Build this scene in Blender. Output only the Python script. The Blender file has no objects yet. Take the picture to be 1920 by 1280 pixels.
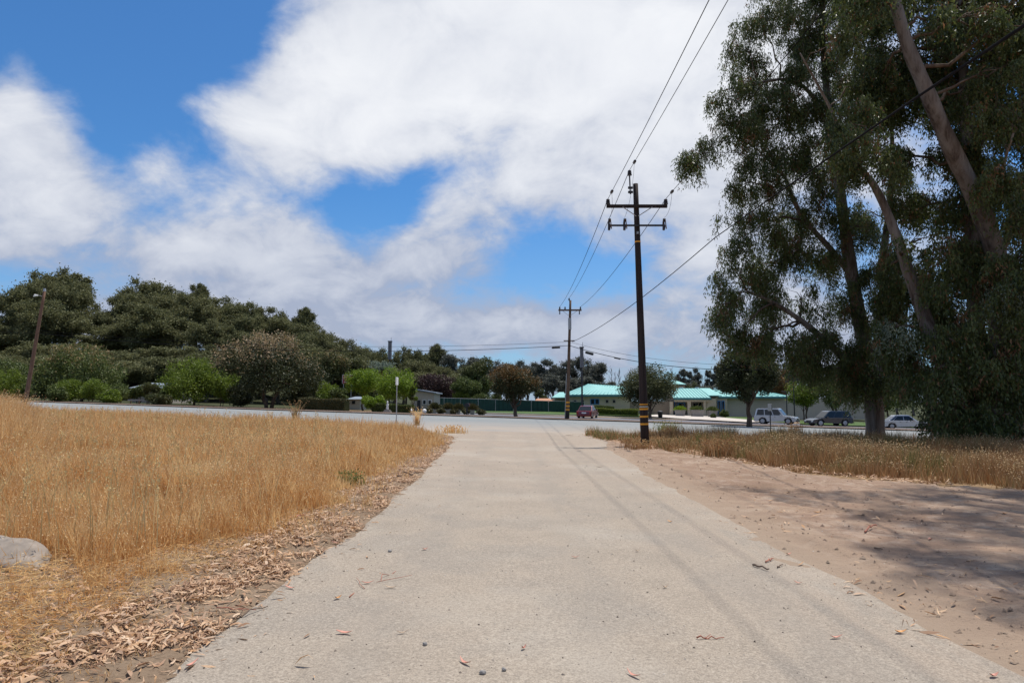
import bpy, bmesh, math, random
import numpy as np
from mathutils import Vector, noise as mnoise

sc = bpy.context.scene
PI = math.pi
# ------------------------------------------------------------------ camera
PITCH = math.atan(113 / 1280)
EYE = 1.65
cam_d = bpy.data.cameras.new('camera'); cam = bpy.data.objects.new('camera', cam_d)
sc.collection.objects.link(cam); sc.camera = cam
cam.location = (0, 0, EYE); cam.rotation_euler = (PI / 2 + PITCH, 0, 0)
cam_d.lens = 24; cam_d.sensor_width = 36; cam_d.clip_start = 0.1; cam_d.clip_end = 6000

# ------------------------------------------------------------------ sun, sky
SUN_H = Vector((2.0, 2.2)).normalized(); SUN_EL = math.radians(71)
sun_dir = Vector((SUN_H.x * math.cos(SUN_EL), SUN_H.y * math.cos(SUN_EL), math.sin(SUN_EL)))
sl = bpy.data.lights.new('sun', 'SUN'); sl.energy = 3.7; sl.angle = math.radians(0.9); sl.color = (1.0, 0.95, 0.87)
so = bpy.data.objects.new('sun', sl); sc.collection.objects.link(so)
so.rotation_euler = sun_dir.to_track_quat('Z', 'Y').to_euler(); so.location = (20, 20, 60)
sc.view_settings.view_transform = 'Standard'; sc.view_settings.look = 'None'
sc.view_settings.exposure = 0.35; sc.view_settings.gamma = 1; sc.view_settings.use_curve_mapping = False
SKY = 0.1

def ray(px, py):
    u = (px - 960) / 1280; v = (640 - py) / 1280
    y = math.cos(PITCH) - v * math.sin(PITCH); z = math.sin(PITCH) + v * math.cos(PITCH)
    return u / y, z / y          # per metre of depth
def P(px, py, Y):
    a, b = ray(px, py); return Vector((a * Y, Y, EYE + b * Y))
SL = -0.028
def G(px, py):
    a, b = ray(px, py)           # EYE + b*Y = SL*a*Y
    Y = EYE / (SL * a - b); return Vector((a * Y, Y, SL * a * Y))
def sstep(t): t = min(1, max(0, t)); return t * t * (3 - 2 * t)
def nstep(t): t = np.clip(t, 0, 1); return t * t * (3 - 2 * t)
def hill(x, y):
    x = np.asarray(x, float); y = np.asarray(y, float)
    a = 13.5 * nstep((-x - 22) / 62); b = nstep((y - 112) / 75)
    c = 1.2 * nstep((x - 5) / 30) * nstep((y - 96) / 30)
    return a * b + c * 0.0
def TH(x, y):
    return SL * np.clip(x, -80, 60) + hill(x, y)
def T(x, y): return float(TH(x, y))

w = bpy.data.worlds.new('World'); sc.world = w; w.use_nodes = True
nt = w.node_tree; nt.nodes.clear()
def N(t, **k):
    n = nt.nodes.new(t)
    for a, b in k.items(): setattr(n, a, b)
    return n
def lk(a, b): nt.links.new(a, b)
def M(op, a, b=None, c=None, clamp=False):
    n = N('ShaderNodeMath', operation=op); n.use_clamp = clamp
    for i, v in enumerate((a, b, c)):
        if v is None: continue
        if isinstance(v, (int, float)): n.inputs[i].default_value = v
        else: lk(v, n.inputs[i])
    return n.outputs[0]
def MR(v, a, b, c=0, d=1, smooth=True):
    n = N('ShaderNodeMapRange'); n.interpolation_type = 'SMOOTHSTEP' if smooth else 'LINEAR'
    lk(v, n.inputs[0])
    for i, x in enumerate((a, b, c, d)): n.inputs[i + 1].default_value = x
    return n.outputs[0]
def MIX(f, a, b):
    n = N('ShaderNodeMix', data_type='RGBA')
    if isinstance(f, (int, float)): n.inputs[0].default_value = f
    else: lk(f, n.inputs[0])
    for i, v in ((6, a), (7, b)):
        if isinstance(v, tuple): n.inputs[i].default_value = v + (1,)
        else: lk(v, n.inputs[i])
    return n.outputs[2]
sky = N('ShaderNodeTexSky', sky_type='NISHITA'); sky.sun_disc = False
sky.sun_elevation = SUN_EL; sky.sun_rotation = math.atan2(SUN_H.x, SUN_H.y)
sky.air_density = 1.0; sky.dust_density = 0.5; sky.ozone_density = 3.0
tc = N('ShaderNodeTexCoord'); sep = N('ShaderNodeSeparateXYZ'); lk(tc.outputs['Generated'], sep.inputs[0])
X, Y_, Z = sep.outputs
az = M('ARCTAN2', X, Y_); el = M('ARCSINE', Z)
den = M('ADD', M('MAXIMUM', Z, 0.0), 0.50)
cv = N('ShaderNodeCombineXYZ'); lk(M('DIVIDE', X, den), cv.inputs[0]); lk(M('DIVIDE', Y_, den), cv.inputs[1])
def noise(scale, detail, rough, dist=0.0, vec=None, off=(0, 0, 0), sc3=(1, 1, 1)):
    m = N('ShaderNodeMapping'); lk(vec or cv.outputs[0], m.inputs[0]); m.inputs[1].default_value = off; m.inputs[3].default_value = sc3
    n = N('ShaderNodeTexNoise'); lk(m.outputs[0], n.inputs['Vector'])
    n.inputs['Scale'].default_value = scale; n.inputs['Detail'].default_value = detail
    n.inputs['Roughness'].default_value = rough; n.inputs['Distortion'].default_value = dist
    return n.outputs[0]
n1 = noise(3.0, 9, 0.56, 0.35, off=(3.1, 1.7, 0))
n2 = noise(8.5, 8, 0.60, 0.4, off=(7.1, 2.7, 0))
n3 = noise(2.2, 6, 0.5, 0.3, off=(1.1, 9.7, 0))
# cloud banks and openings by direction (azimuth, elevation)
def blob(px, py, rx, ry, amp):
    a, b = ray(px, py); A = math.atan2(a, 1); E = math.atan2(b, math.hypot(a, 1))
    k = 1280 * (1 + a * a)
    t1 = M('MULTIPLY', M('SUBTRACT', az, A), k / rx); t2 = M('MULTIPLY', M('SUBTRACT', el, E), 1280 * 1.15 / ry)
    r2 = M('MULTIPLY_ADD', t1, t1, M('MULTIPLY', t2, t2))
    return M('MULTIPLY', M('EXPONENT', M('MULTIPLY', r2, -1.0)), amp)
BL = [(930, 120, 420, 190, .34), (560, 150, 150, 110, .22), (1300, 300, 330, 260, .25), (60, 330, 150, 150, .34),
      (420, 430, 260, 110, .26), (700, 250, 170, 90, .16), (850, 450, 120, 70, .20), (540, 510, 230, 70, .22),
      (140, 50, 330, 130, -.40), (430, 30, 120, 110, -.30), (265, 225, 120, 110, -.36), (700, 390, 110, 70, -.40),
      (1020, 490, 110, 75, -.30), (130, 540, 160, 45, -.12), (380, 520, 140, 30, -.1), (1230, 560, 90, 45, -.16), (1110, 230, 150, 30, -.14), (860, 600, 260, 40, .12), (330, 480, 90, 60, .14), (820, 330, 90, 30, -.14),
      (300, 300, 60, 60, .15), (1300, 40, 300, 150, .2), (620, 600, 600, 60, .08), (1330, 590, 260, 70, .26), (1000, 640, 500, 50, .18), (450, 590, 300, 40, .1)]
tot = None
for b in BL:
    o_ = blob(*b); tot = o_ if tot is None else M('ADD', tot, o_)
n4 = noise(24, 7, 0.65, 0.3, off=(2.1, 5.7, 0))
cover = M('ADD', M('ADD', M('MULTIPLY_ADD', n1, 1.35, -0.18), M('MULTIPLY_ADD', n2, 0.55, -0.125)), M('MULTIPLY_ADD', n4, 0.10, tot))
alpha = M('MULTIPLY', MR(cover, 0.55, 0.93), 0.96)
low = MR(Z, 0.0, 0.42)          # clouds seen edge on near the horizon are greyer
thick = MR(cover, 0.7, 1.15)
bri = M('MULTIPLY_ADD', n3, 0.7, M('MULTIPLY_ADD', low, 0.62, M('MULTIPLY_ADD', thick, 0.40, M('MULTIPLY_ADD', n2, 0.45, -0.80))), clamp=True)
k = 1 / SKY / 2 ** 0.35
ccol = MIX(bri, (0.40 * k, 0.45 * k, 0.58 * k), (0.97 * k, 0.98 * k, 1.0 * k))
veil = MR(Z, 0.30, 0.0, 0.0, 0.42)
tint = N('ShaderNodeMix', data_type='RGBA', blend_type='MULTIPLY'); tint.inputs[0].default_value = 1.0; lk(sky.outputs[0], tint.inputs[6]); tint.inputs[7].default_value = (.38, .72, 1.0, 1)
hz = MIX(veil, tint.outputs[2], (0.42 * k, 0.54 * k, 0.74 * k))
skc = MIX(alpha, hz, ccol)
bg = N('ShaderNodeBackground'); lk(skc, bg.inputs[0]); bg.inputs[1].default_value = SKY
wo = N('ShaderNodeOutputWorld'); lk(bg.outputs[0], wo.inputs[0])

# ------------------------------------------------------------------ materials
class NT:
    def __init__(s, name):
        s.m = bpy.data.materials.new(name); s.m.use_nodes = True; s.t = s.m.node_tree
        s.b = s.t.nodes['Principled BSDF']; s.tc = s.t.nodes.new('ShaderNodeTexCoord')
        s.geo = s.t.nodes.new('ShaderNodeNewGeometry')
    def n(s, t, **k):
        n = s.t.nodes.new(t)
        for a, b in k.items(): setattr(n, a, b)
        return n
    def l(s, a, b): s.t.links.new(a, b)
    def noise(s, scale, detail=6, rough=.6, src='pos', st=(1, 1, 1), dist=0):
        mp = s.n('ShaderNodeMapping'); mp.inputs[3].default_value = st
        s.l(s.geo.outputs['Position'] if src == 'pos' else s.tc.outputs['Object'], mp.inputs[0])
        n = s.n('ShaderNodeTexNoise'); s.l(mp.outputs[0], n.inputs['Vector'])
        n.inputs['Scale'].default_value = scale; n.inputs['Detail'].default_value = detail
        n.inputs['Roughness'].default_value = rough; n.inputs['Distortion'].default_value = dist
        return n.outputs[0]
    def ramp(s, f, stops):
        r = s.n('ShaderNodeValToRGB'); e = r.color_ramp.elements
        while len(e) < len(stops): e.new(0.5)
        for i, (p, c) in enumerate(stops): e[i].position = p; e[i].color = (c if isinstance(c, tuple) else (c, c, c)) + (1,)
        s.l(f, r.inputs[0]); return r.outputs[0]
    def mix(s, f, a, b, bt='MIX'):
        n = s.n('ShaderNodeMix', data_type='RGBA', blend_type=bt)
        if isinstance(f, (int, float)): n.inputs[0].default_value = f
        else: s.l(f, n.inputs[0])
        for i, v in ((6, a), (7, b)):
            if isinstance(v, tuple): n.inputs[i].default_value = v + (1,)
            else: s.l(v, n.inputs[i])
        return n.outputs[2]
    def col(s, c):
        if isinstance(c, tuple): s.b.inputs['Base Color'].default_value = c + (1,)
        else: s.l(c, s.b.inputs['Base Color'])
    def bump(s, h, strength=.5, dist=.02):
        b = s.n('ShaderNodeBump'); b.inputs['Strength'].default_value = strength; b.inputs['Distance'].default_value = dist
        s.l(h, b.inputs['Height']); s.l(b.outputs[0], s.b.inputs['Normal'])
    def rough(s, r, spec=None):
        s.b.inputs['Roughness'].default_value = r
        if spec is not None: s.b.inputs['Specular IOR Level'].default_value = spec
def plain(name, c, r=.7, metal=0, var=.12, scale=6, coat=0):
    q = NT(name); n = q.noise(scale, 5, .6, 'obj')
    lo = tuple(x * (1 - var) for x in c); hi = tuple(min(1, x * (1 + var)) for x in c)
    q.col(q.ramp(n, [(.3, lo), (.7, hi)])); q.rough(r); q.b.inputs['Metallic'].default_value = metal
    q.b.inputs['Coat Weight'].default_value = coat
    return q.m
def leafmat(name, cols, trans=.3, big=.35, rough=.55, spec=.3, big_col=None, pale=None):
    """cols: dark to light"""
    q = NT(name); k = len(cols)
    c = q.ramp(q.geo.outputs['Random Per Island'], [((i + .5) / k, x) for i, x in enumerate(cols)])
    n = q.noise(big, 3, .5)
    c = q.mix(q.ramp(n, [(.35, 0.0), (.65, .55)]), c, big_col or (cols[-1] if k > 2 else cols[0]))
    if pale: c = q.mix(q.ramp(q.noise(1.1, 5, .6, dist=.5), [(.5, 0.0), (.62, .65)]), c, pale)
    q.col(c); q.rough(rough, spec)
    tr = q.n('ShaderNodeBsdfTranslucent'); q.l(c, tr.inputs[0])
    mx = q.n('ShaderNodeMixShader'); mx.inputs[0].default_value = trans
    out = q.t.nodes['Material Output']; q.l(q.b.outputs[0], mx.inputs[1]); q.l(tr.outputs[0], mx.inputs[2]); q.l(mx.outputs[0], out.inputs[0])
    return q.m
MT = {}
def ground_mat():
    q = NT('dry_ground'); a = q.noise(.35, 6, .6); b = q.noise(14, 6, .7); c = q.noise(.02, 3, .5)
    col = q.ramp(a, [(.3, (.20, .135, .075)), (.6, (.34, .22, .12)), (.8, (.28, .20, .11))])
    col = q.mix(q.ramp(b, [(.3, .0), (.7, .5)]), col, (.15, .11, .07))
    q.col(col); q.rough(.95, .1); q.bump(b, .5, .03); return q.m
MT['ground'] = ground_mat()
def hill_mat():
    q = NT('wooded_ground'); a = q.noise(.12, 6, .7)
    q.col(q.ramp(a, [(.3, (.03, .04, .018)), (.7, (.07, .07, .035))])); q.rough(.95, .1); return q.m
MT['hill'] = hill_mat()
def drive_mat():
    q = NT('dusty_chipseal'); a = q.noise(.5, 5, .55); f = q.noise(85, 3, .65); g = q.noise(30, 5, .8); s_ = q.noise(3.0, 5, .6, st=(1, .25, 1))
    col = q.ramp(a, [(.32, (.285, .238, .188)), (.46, (.345, .286, .225)), (.56, (.295, .252, .206)), (.68, (.33, .28, .225)), (.8, (.37, .312, .25))])
    # pinkish dust blown over from the dirt side and thinning towards the left
    x = q.n('ShaderNodeSeparateXYZ'); q.l(q.geo.outputs['Position'], x.inputs[0])
    mr = q.n('ShaderNodeMapRange'); q.l(x.outputs[1], mr.inputs[0])
    for i, v in enumerate((9, 20, 0, .75)): mr.inputs[i + 1].default_value = v
    fm = q.n('ShaderNodeMath', operation='MULTIPLY'); q.l(mr.outputs[0], fm.inputs[0]); q.l(q.ramp(q.noise(.8, 5, .6), [(.3, .25), (.65, 1.0)]), fm.inputs[1])
    col = q.mix(fm.outputs[0], col, (.385, .305, .24))
    mr2 = q.n('ShaderNodeMapRange'); q.l(x.outputs[0], mr2.inputs[0])
    for i, v in enumerate((1.4, 3.0, 0, .75)): mr2.inputs[i + 1].default_value = v
    fm2 = q.n('ShaderNodeMath', operation='MULTIPLY'); q.l(mr2.outputs[0], fm2.inputs[0]); q.l(q.ramp(s_, [(.4, 0.0), (.6, 1.0)]), fm2.inputs[1])
    col = q.mix(fm2.outputs[0], col, (.375, .295, .225))
    col = q.mix(q.ramp(s_, [(.5, 0.0), (.75, .30)]), col, (.27, .235, .195))
    col = q.mix(q.ramp(f, [(.36, .45), (.5, .0)]), col, (.11, .095, .08))
    col = q.mix(q.ramp(f, [(.54, .0), (.70, .35)]), col, (.62, .55, .46))
    col = q.mix(q.ramp(g, [(.31, .7), (.38, 0.0)]), col, (.12, .10, .085))
    cr = q.noise(.9, 8, .62, dist=.6)   # long hairline cracks filled with dark dust
    col = q.mix(q.ramp(cr, [(.4955, 0.0), (.4985, .55), (.5015, 0.0)]), col, (.17, .145, .12))
    pt = q.noise(.32, 4, .6)
    col = q.mix(q.ramp(pt, [(.5, 0.0), (.66, .4)]), col, (.43, .385, .325))
    g2 = q.noise(34, 3, .85)
    col = q.mix(q.ramp(g2, [(.40, .38), (.5, 0.0)]), col, (.17, .145, .12)); col = q.mix(q.ramp(g2, [(.53, 0.0), (.66, .35)]), col, (.50, .44, .36))
    for xc in (-.95, .75, 2.1):   # worn wheel paths
        sb = q.n('ShaderNodeMath', operation='SUBTRACT'); q.l(x.outputs[0], sb.inputs[0]); sb.inputs[1].default_value = xc
        ab = q.n('ShaderNodeMath', operation='ABSOLUTE'); q.l(sb.outputs[0], ab.inputs[0]); m4 = q.n('ShaderNodeMapRange'); m4.interpolation_type = 'SMOOTHSTEP'; q.l(ab.outputs[0], m4.inputs[0])
        for i, v in enumerate((0, .42, .32, 0)): m4.inputs[i + 1].default_value = v
        f4 = q.n('ShaderNodeMath', operation='MULTIPLY'); q.l(m4.outputs[0], f4.inputs[0]); q.l(q.ramp(s_, [(.35, .2), (.65, 1.0)]), f4.inputs[1])
        col = q.mix(f4.outputs[0], col, (.235, .208, .178))
    q.col(col); q.rough(.92, .15); q.bump(f, .3, .004); return q.m
MT['drive'] = drive_mat()
def road_mat():
    q = NT('grey_road'); a = q.noise(.25, 5, .6, st=(.3, 1, 1)); f = q.noise(30, 3, .7)
    col = q.ramp(a, [(.3, (.215, .228, .23)), (.7, (.27, .28, .275))])
    col = q.mix(q.ramp(f, [(.4, .3), (.55, 0.0)]), col, (.15, .15, .15))
    x = q.n('ShaderNodeSeparateXYZ'); q.l(q.geo.outputs['Position'], x.inputs[0])
    mr = q.n('ShaderNodeMapRange'); q.l(x.outputs[1], mr.inputs[0])
    for i, v in enumerate((40, 56, 1, 0)): mr.inputs[i + 1].default_value = v
    ab = q.n('ShaderNodeMath', operation='ABSOLUTE'); q.l(x.outputs[0], ab.inputs[0]); m3 = q.n('ShaderNodeMapRange'); q.l(ab.outputs[0], m3.inputs[0])
    for i, v in enumerate((5, 13, 1, 0)): m3.inputs[i + 1].default_value = v
    fm = q.n('ShaderNodeMath', operation='MULTIPLY'); q.l(mr.outputs[0], fm.inputs[0]); q.l(m3.outputs[0], fm.inputs[1])
    f2 = q.n('ShaderNodeMath', operation='MULTIPLY'); q.l(fm.outputs[0], f2.inputs[0]); q.l(q.ramp(q.noise(.5, 5, .6), [(.3, .4), (.6, 1.0)]), f2.inputs[1])
    col = q.mix(f2.outputs[0], col, (.36, .30, .245))
    q.col(col); q.rough(.9, .2); q.bump(f, .3, .006); return q.m
MT['road'] = road_mat()
def dirt_mat():
    q = NT('pale_dirt'); a = q.noise(.45, 6, .6, st=(.6, 1, 1)); b = q.noise(22, 6, .75); c = q.noise(3.5, 6, .65, st=(.35, 1, 1))
    col = q.ramp(a, [(.3, (.225, .152, .105)), (.5, (.31, .215, .152)), (.72, (.375, .275, .20))])
    col = q.mix(q.ramp(c, [(.44, .6), (.56, .0)]), col, (.25, .165, .12))
    col = q.mix(q.ramp(q.noise(1.3, 7, .7, dist=1.5), [(.5, .0), (.68, .55)]), col, (.50, .40, .32))
    col = q.mix(q.ramp(b, [(.32, .7), (.45, .0)]), col, (.13, .085, .06))
    col = q.mix(q.ramp(b, [(.6, .0), (.75, .5)]), col, (.50, .38, .28))
    x = q.n('ShaderNodeSeparateXYZ'); q.l(q.geo.outputs['Position'], x.inputs[0])
    mr = q.n('ShaderNodeMapRange'); q.l(x.outputs[0], mr.inputs[0])
    for i, v in enumerate((3.1, 4.6, 1.0, 0)): mr.inputs[i + 1].default_value = v
    col = q.mix(mr.outputs[0], col, q.mix(q.ramp(b, [(.30, .4), (.42, .0)]), (.325, .245, .18), (.19, .135, .10)))
    q.col(col); q.rough(.95, .1)
    ad = q.n('ShaderNodeMath', operation='MULTIPLY_ADD'); q.l(c, ad.inputs[0]); ad.inputs[1].default_value = 2.5; q.l(b, ad.inputs[2])
    q.bump(ad.outputs[0], .7, .03); return q.m
MT['dirt'] = dirt_mat()
def soil_mat():
    q = NT('litter_soil'); a = q.noise(1.2, 6, .6); b = q.noise(28, 6, .75)
    col = q.ramp(a, [(.3, (.19, .13, .085)), (.7, (.29, .215, .15))])
    col = q.mix(q.ramp(b, [(.35, .6), (.5, .0)]), col, (.09, .06, .04))
    col = q.mix(q.ramp(b, [(.58, .0), (.72, .5)]), col, (.42, .30, .20))
    q.col(col); q.rough(.95, .1); q.bump(b, .8, .02); return q.m
MT['soil'] = soil_mat()
def bark_mat(name, cs, st=(6, 6, .7), sc_=2.0, bump=.04):
    q = NT(name); a = q.noise(sc_, 6, .65, 'obj', st=(st[0] / 6, st[1] / 6, st[2] / 6), dist=.4); b = q.noise(sc_ * 4, 6, .7, 'obj', st=(1, 1, .12))
    col = q.ramp(a, [(.35, cs[0]), (.5, cs[1]), (.68, cs[2])])
    col = q.mix(q.ramp(b, [(.35, .5), (.5, 0.0)]), col, tuple(x * .45 for x in cs[0]))
    q.col(col); q.rough(.85, .2); q.bump(b, .7, bump); return q.m
MT['bark_pale'] = bark_mat('pale_peeling_bark', [(.085, .06, .045), (.19, .155, .13), (.27, .235, .205)])
MT['bark'] = bark_mat('brown_bark', [(.07, .045, .03), (.13, .09, .065), (.20, .15, .11)])
MT['bark_far'] = bark_mat('grey_bark', [(.10, .08, .065), (.18, .15, .125), (.26, .22, .19)])
def wood_mat(name, c):
    q = NT(name); a = q.noise(3, 6, .7, 'obj', st=(4, 4, .15)); b = q.noise(12, 5, .7, 'obj', st=(3, 3, .05))
    col = q.ramp(a, [(.3, tuple(x * .6 for x in c)), (.7, tuple(x * 1.35 for x in c))])
    col = q.mix(q.ramp(b, [(.38, .7), (.5, 0.0)]), col, tuple(x * .3 for x in c))
    q.col(col); q.rough(.85, .2); q.bump(b, .6, .02); return q.m
MT['pole'] = wood_mat('creosoted_pole', (.040, .030, .028)); MT['pole2'] = wood_mat('weathered_pole', (.15, .095, .065))
MT['pole3'] = wood_mat('reddish_pole', (.19, .105, .07))
MT['eu'] = leafmat('eucalyptus_leaves', [(.034, .052, .016), (.060, .092, .026), (.092, .130, .036), (.15, .175, .052)], .42, .5, .42, .45)
MT['eu_brown'] = leafmat('dry_eucalyptus_leaves', [(.10, .05, .025), (.18, .09, .04), (.28, .15, .07)], .25, .5)
MT['eu_grey'] = leafmat('grey_juvenile_leaves', [(.07, .10, .07), (.13, .17, .12), (.2, .24, .18)], .25, .5)
MT['eu_far'] = leafmat('hillside_leaves', [(.065, .074, .032), (.10, .11, .044), (.14, .145, .058), (.19, .185, .08)], .3, .08, .7)
MT['eu_far2'] = leafmat('far_grey_leaves', [(.075, .080, .062), (.11, .115, .09), (.145, .15, .12)], .2, .08, .6)
MT['dark'] = leafmat('dark_olive_leaves', [(.024, .032, .013), (.040, .050, .018), (.062, .070, .026)], .2, .4)
MT['olive'] = leafmat('olive_leaves', [(.045, .055, .02), (.08, .09, .03), (.12, .125, .045)], .25, .5)
MT['green'] = leafmat('bright_green_leaves', [(.055, .085, .012), (.11, .16, .018), (.19, .25, .03)], .35, .6)
MT['citrus'] = leafmat('lime_green_leaves', [(.08, .13, .012), (.14, .22, .018), (.22, .31, .03)], .4, .6)
MT['mid'] = leafmat('mid_green_leaves', [(.045, .066, .018), (.085, .112, .03), (.14, .17, .045)], .25, .5)
MT['yellow'] = leafmat('yellow_green_leaves', [(.13, .16, .02), (.22, .25, .04)], .35, .8)
MT['tips'] = leafmat('reddish_tipped_leaves', [(.12, .13, .045), (.20, .17, .06), (.30, .20, .09)], .25, .9)
MT['pink'] = leafmat('pinkish_bloom_leaves', [(.19, .16, .065), (.32, .235, .12), (.44, .31, .19)], .25, .9)
MT['rust'] = leafmat('rusty_leaves', [(.075, .055, .02), (.15, .085, .03), (.20, .115, .04)], .25, .8)
MT['purple'] = leafmat('purple_brown_leaves', [(.035, .022, .022), (.06, .036, .034), (.09, .05, .045)], .2, .8)
MT['hedge'] = leafmat('clipped_hedge_leaves', [(.04, .05, .016), (.075, .075, .026), (.12, .10, .04)], .2, .9)
MT['lawn'] = leafmat('lawn_green', [(.06, .12, .012), (.11, .19, .02)], .3, .5)
MT['grass'] = leafmat('dry_grass_blades', [(.54, .275, .10), (.70, .42, .17), (.80, .53, .24), (.86, .67, .36), (.64, .38, .16)], .5, .55, .8, .1, (.58, .31, .115), (.86, .66, .35))
MT['seeds'] = leafmat('dry_seed_heads', [(.54, .29, .12), (.72, .46, .21), (.84, .66, .40)], .3, .6, .8, .1)
MT['straw'] = leafmat('pale_straw', [(.55, .40, .18), (.68, .54, .28)], .3, .6, .8, .1)
MT['grass_r'] = leafmat('brown_grass_blades', [(.34, .18, .08), (.48, .28, .13), (.60, .41, .22), (.40, .26, .12), (.28, .23, .10)], .3, .8, .8, .1, (.27, .125, .06))
MT['weed'] = leafmat('green_weeds', [(.09, .11, .03), (.17, .19, .06), (.26, .26, .10)], .3, .8, .8, .1)
MT['litter'] = leafmat('fallen_leaf', [(.24, .125, .065), (.44, .26, .145), (.62, .39, .23), (.70, .50, .32), (.55, .31, .14), (.74, .56, .40), (.34, .20, .12)], .1, 2.5, .6, .3)
MT['stray'] = plain('pink_dry_leaf', (.56, .25, .18), .6, var=.3, scale=30)
MT['stray2'] = plain('orange_dry_leaf', (.62, .30, .10), .6, var=.3, scale=30)
MT['stray3'] = plain('tan_dry_leaf', (.50, .36, .24), .6, var=.3, scale=30)
MT['twig'] = plain('dry_twig', (.12, .08, .055), .85, var=.4, scale=20)
MT['redtwig'] = plain('red_twig', (.36, .14, .09), .85, var=.4, scale=20)
MT['bw'] = plain('pale_wall', (.42, .37, .30), .9); MT['bw2'] = plain('beige_wall', (.44, .37, .27), .9); MT['bw3'] = plain('brown_wall', (.24, .19, .14), .9)
MT['teal'] = plain('teal_metal_roof', (.21, .47, .44), .55, 0, .08, .5); MT['teal2'] = plain('teal_seam', (.09, .32, .31), .4)
MT['fascia'] = plain('teal_fascia', (.03, .14, .15), .5); MT['blue'] = plain('blue_paint', (.03, .18, .42), .5)
MT['glass'] = plain('dark_glass', (.015, .02, .025), .08, 0, .1); MT['white'] = plain('white_paint', (.75, .75, .73), .6)
MT['cream'] = plain('cream_paint', (.66, .60, .48), .7); MT['stone'] = plain('grey_stone', (.27, .25, .23), .9, var=.25)
MT['concrete'] = plain('pale_concrete', (.50, .44, .38), .9, var=.08, scale=.5); MT['kerb'] = plain('kerb_concrete', (.52, .49, .45), .9)
MT['orange_roof'] = plain('orange_tile', (.42, .20, .11), .8); MT['grey_roof'] = plain('grey_roof', (.20, .24, .29), .7)
MT['fence'] = plain('green_screen', (.012, .052, .038), .8, var=.25, scale=2); MT['steel'] = plain('galvanised_steel', (.38, .38, .38), .5, .6)
MT['black'] = plain('black_rubber', (.012, .012, .012), .8); MT['dark_metal'] = plain('dark_metal', (.035, .035, .04), .6, .3)
MT['ins'] = plain('dark_porcelain', (.03, .02, .018), .3); MT['wire'] = plain('cable_black', (.014, .014, .016), 1.0); MT['wire'].node_tree.nodes['Principled BSDF'].inputs['Specular IOR Level'].default_value = .05
MT['band'] = plain('amber_band', (.75, .33, .02), .5, var=.2, scale=20); MT['band2'] = plain('pale_band', (.55, .52, .42), .5)
MT['red_car'] = plain('red_car_paint', (.16, .008, .016), .25, .2, .05, 1, .8); MT['silver'] = plain('silver_car_paint', (.52, .53, .55), .25, .4, .04, 1, .8)
MT['charcoal'] = plain('charcoal_car_paint', (.035, .04, .05), .25, .3, .05, 1, .8); MT['rim'] = plain('alloy_rim', (.4, .4, .42), .35, .8)
MT['lamp_red'] = plain('red_lens', (.30, .012, .01), .2); MT['lamp_w'] = plain('clear_lens', (.65, .65, .62), .15)
MT['sign_red'] = plain('red_sign', (.36, .03, .06), .5); MT['rock'] = plain('pale_rock', (.26, .215, .175), .9, var=.25, scale=9)
MT['tar'] = plain('dark_frontage_asphalt', (.13, .13, .15), .9, var=.12, scale=1); MT['bark_bed'] = plain('bark_mulch', (.13, .085, .06), .95, var=.4, scale=3)
MT['slab_dark'] = plain('grey_plate', (.16, .16, .17), .6)

# ------------------------------------------------------------------ builders
C = sc.collection
def link(o, parent=None):
    C.objects.link(o)
    if parent: o.parent = parent
    return o
def thing(name, label, cat, loc=(0, 0, 0), rotz=0, group=None):
    o = link(bpy.data.objects.new(name, None)); o.location = loc; o.rotation_euler = (0, 0, rotz); o.empty_display_size = .3
    return tag(o, label, cat, group)
def tag(o, label=None, cat=None, group=None, kind=None):
    if label: o['label'] = label
    if cat: o['category'] = cat
    if group: o['group'] = group
    if kind: o['kind'] = kind
    return o
def dup(root, loc=None, rotz=None, scale=None, label=None, group=None):
    r = root.copy(); C.objects.link(r)
    if loc is not None: r.location = loc
    if rotz is not None: r.rotation_euler = (0, 0, rotz)
    if scale is not None: r.scale = scale
    if label: r['label'] = label
    if group: r['group'] = group
    for ch in root.children:
        c = ch.copy(); C.objects.link(c); c.parent = r
        for g in ch.children:
            d = g.copy(); C.objects.link(d); d.parent = c
    return r
def np_mesh(name, V, F, mats, smooth=False, mi=None):
    V = np.asarray(V, np.float32); F = np.asarray(F, np.int32); me = bpy.data.meshes.new(name)
    me.vertices.add(len(V)); me.vertices.foreach_set('co', V.ravel())
    k = F.shape[1]; me.loops.add(F.size); me.loops.foreach_set('vertex_index', F.ravel())
    me.polygons.add(len(F)); me.polygons.foreach_set('loop_start', np.arange(0, F.size, k, dtype=np.int32))
    if mi is not None: me.polygons.foreach_set('material_index', np.asarray(mi, np.int32))
    me.polygons.foreach_set('use_smooth', np.full(len(F), smooth))
    for m in (mats if isinstance(mats, (list, tuple)) else [mats]): me.materials.append(m)
    me.update(calc_edges=True); return me
def obj(name, me, parent=None): return link(bpy.data.objects.new(name, me), parent)

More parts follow.
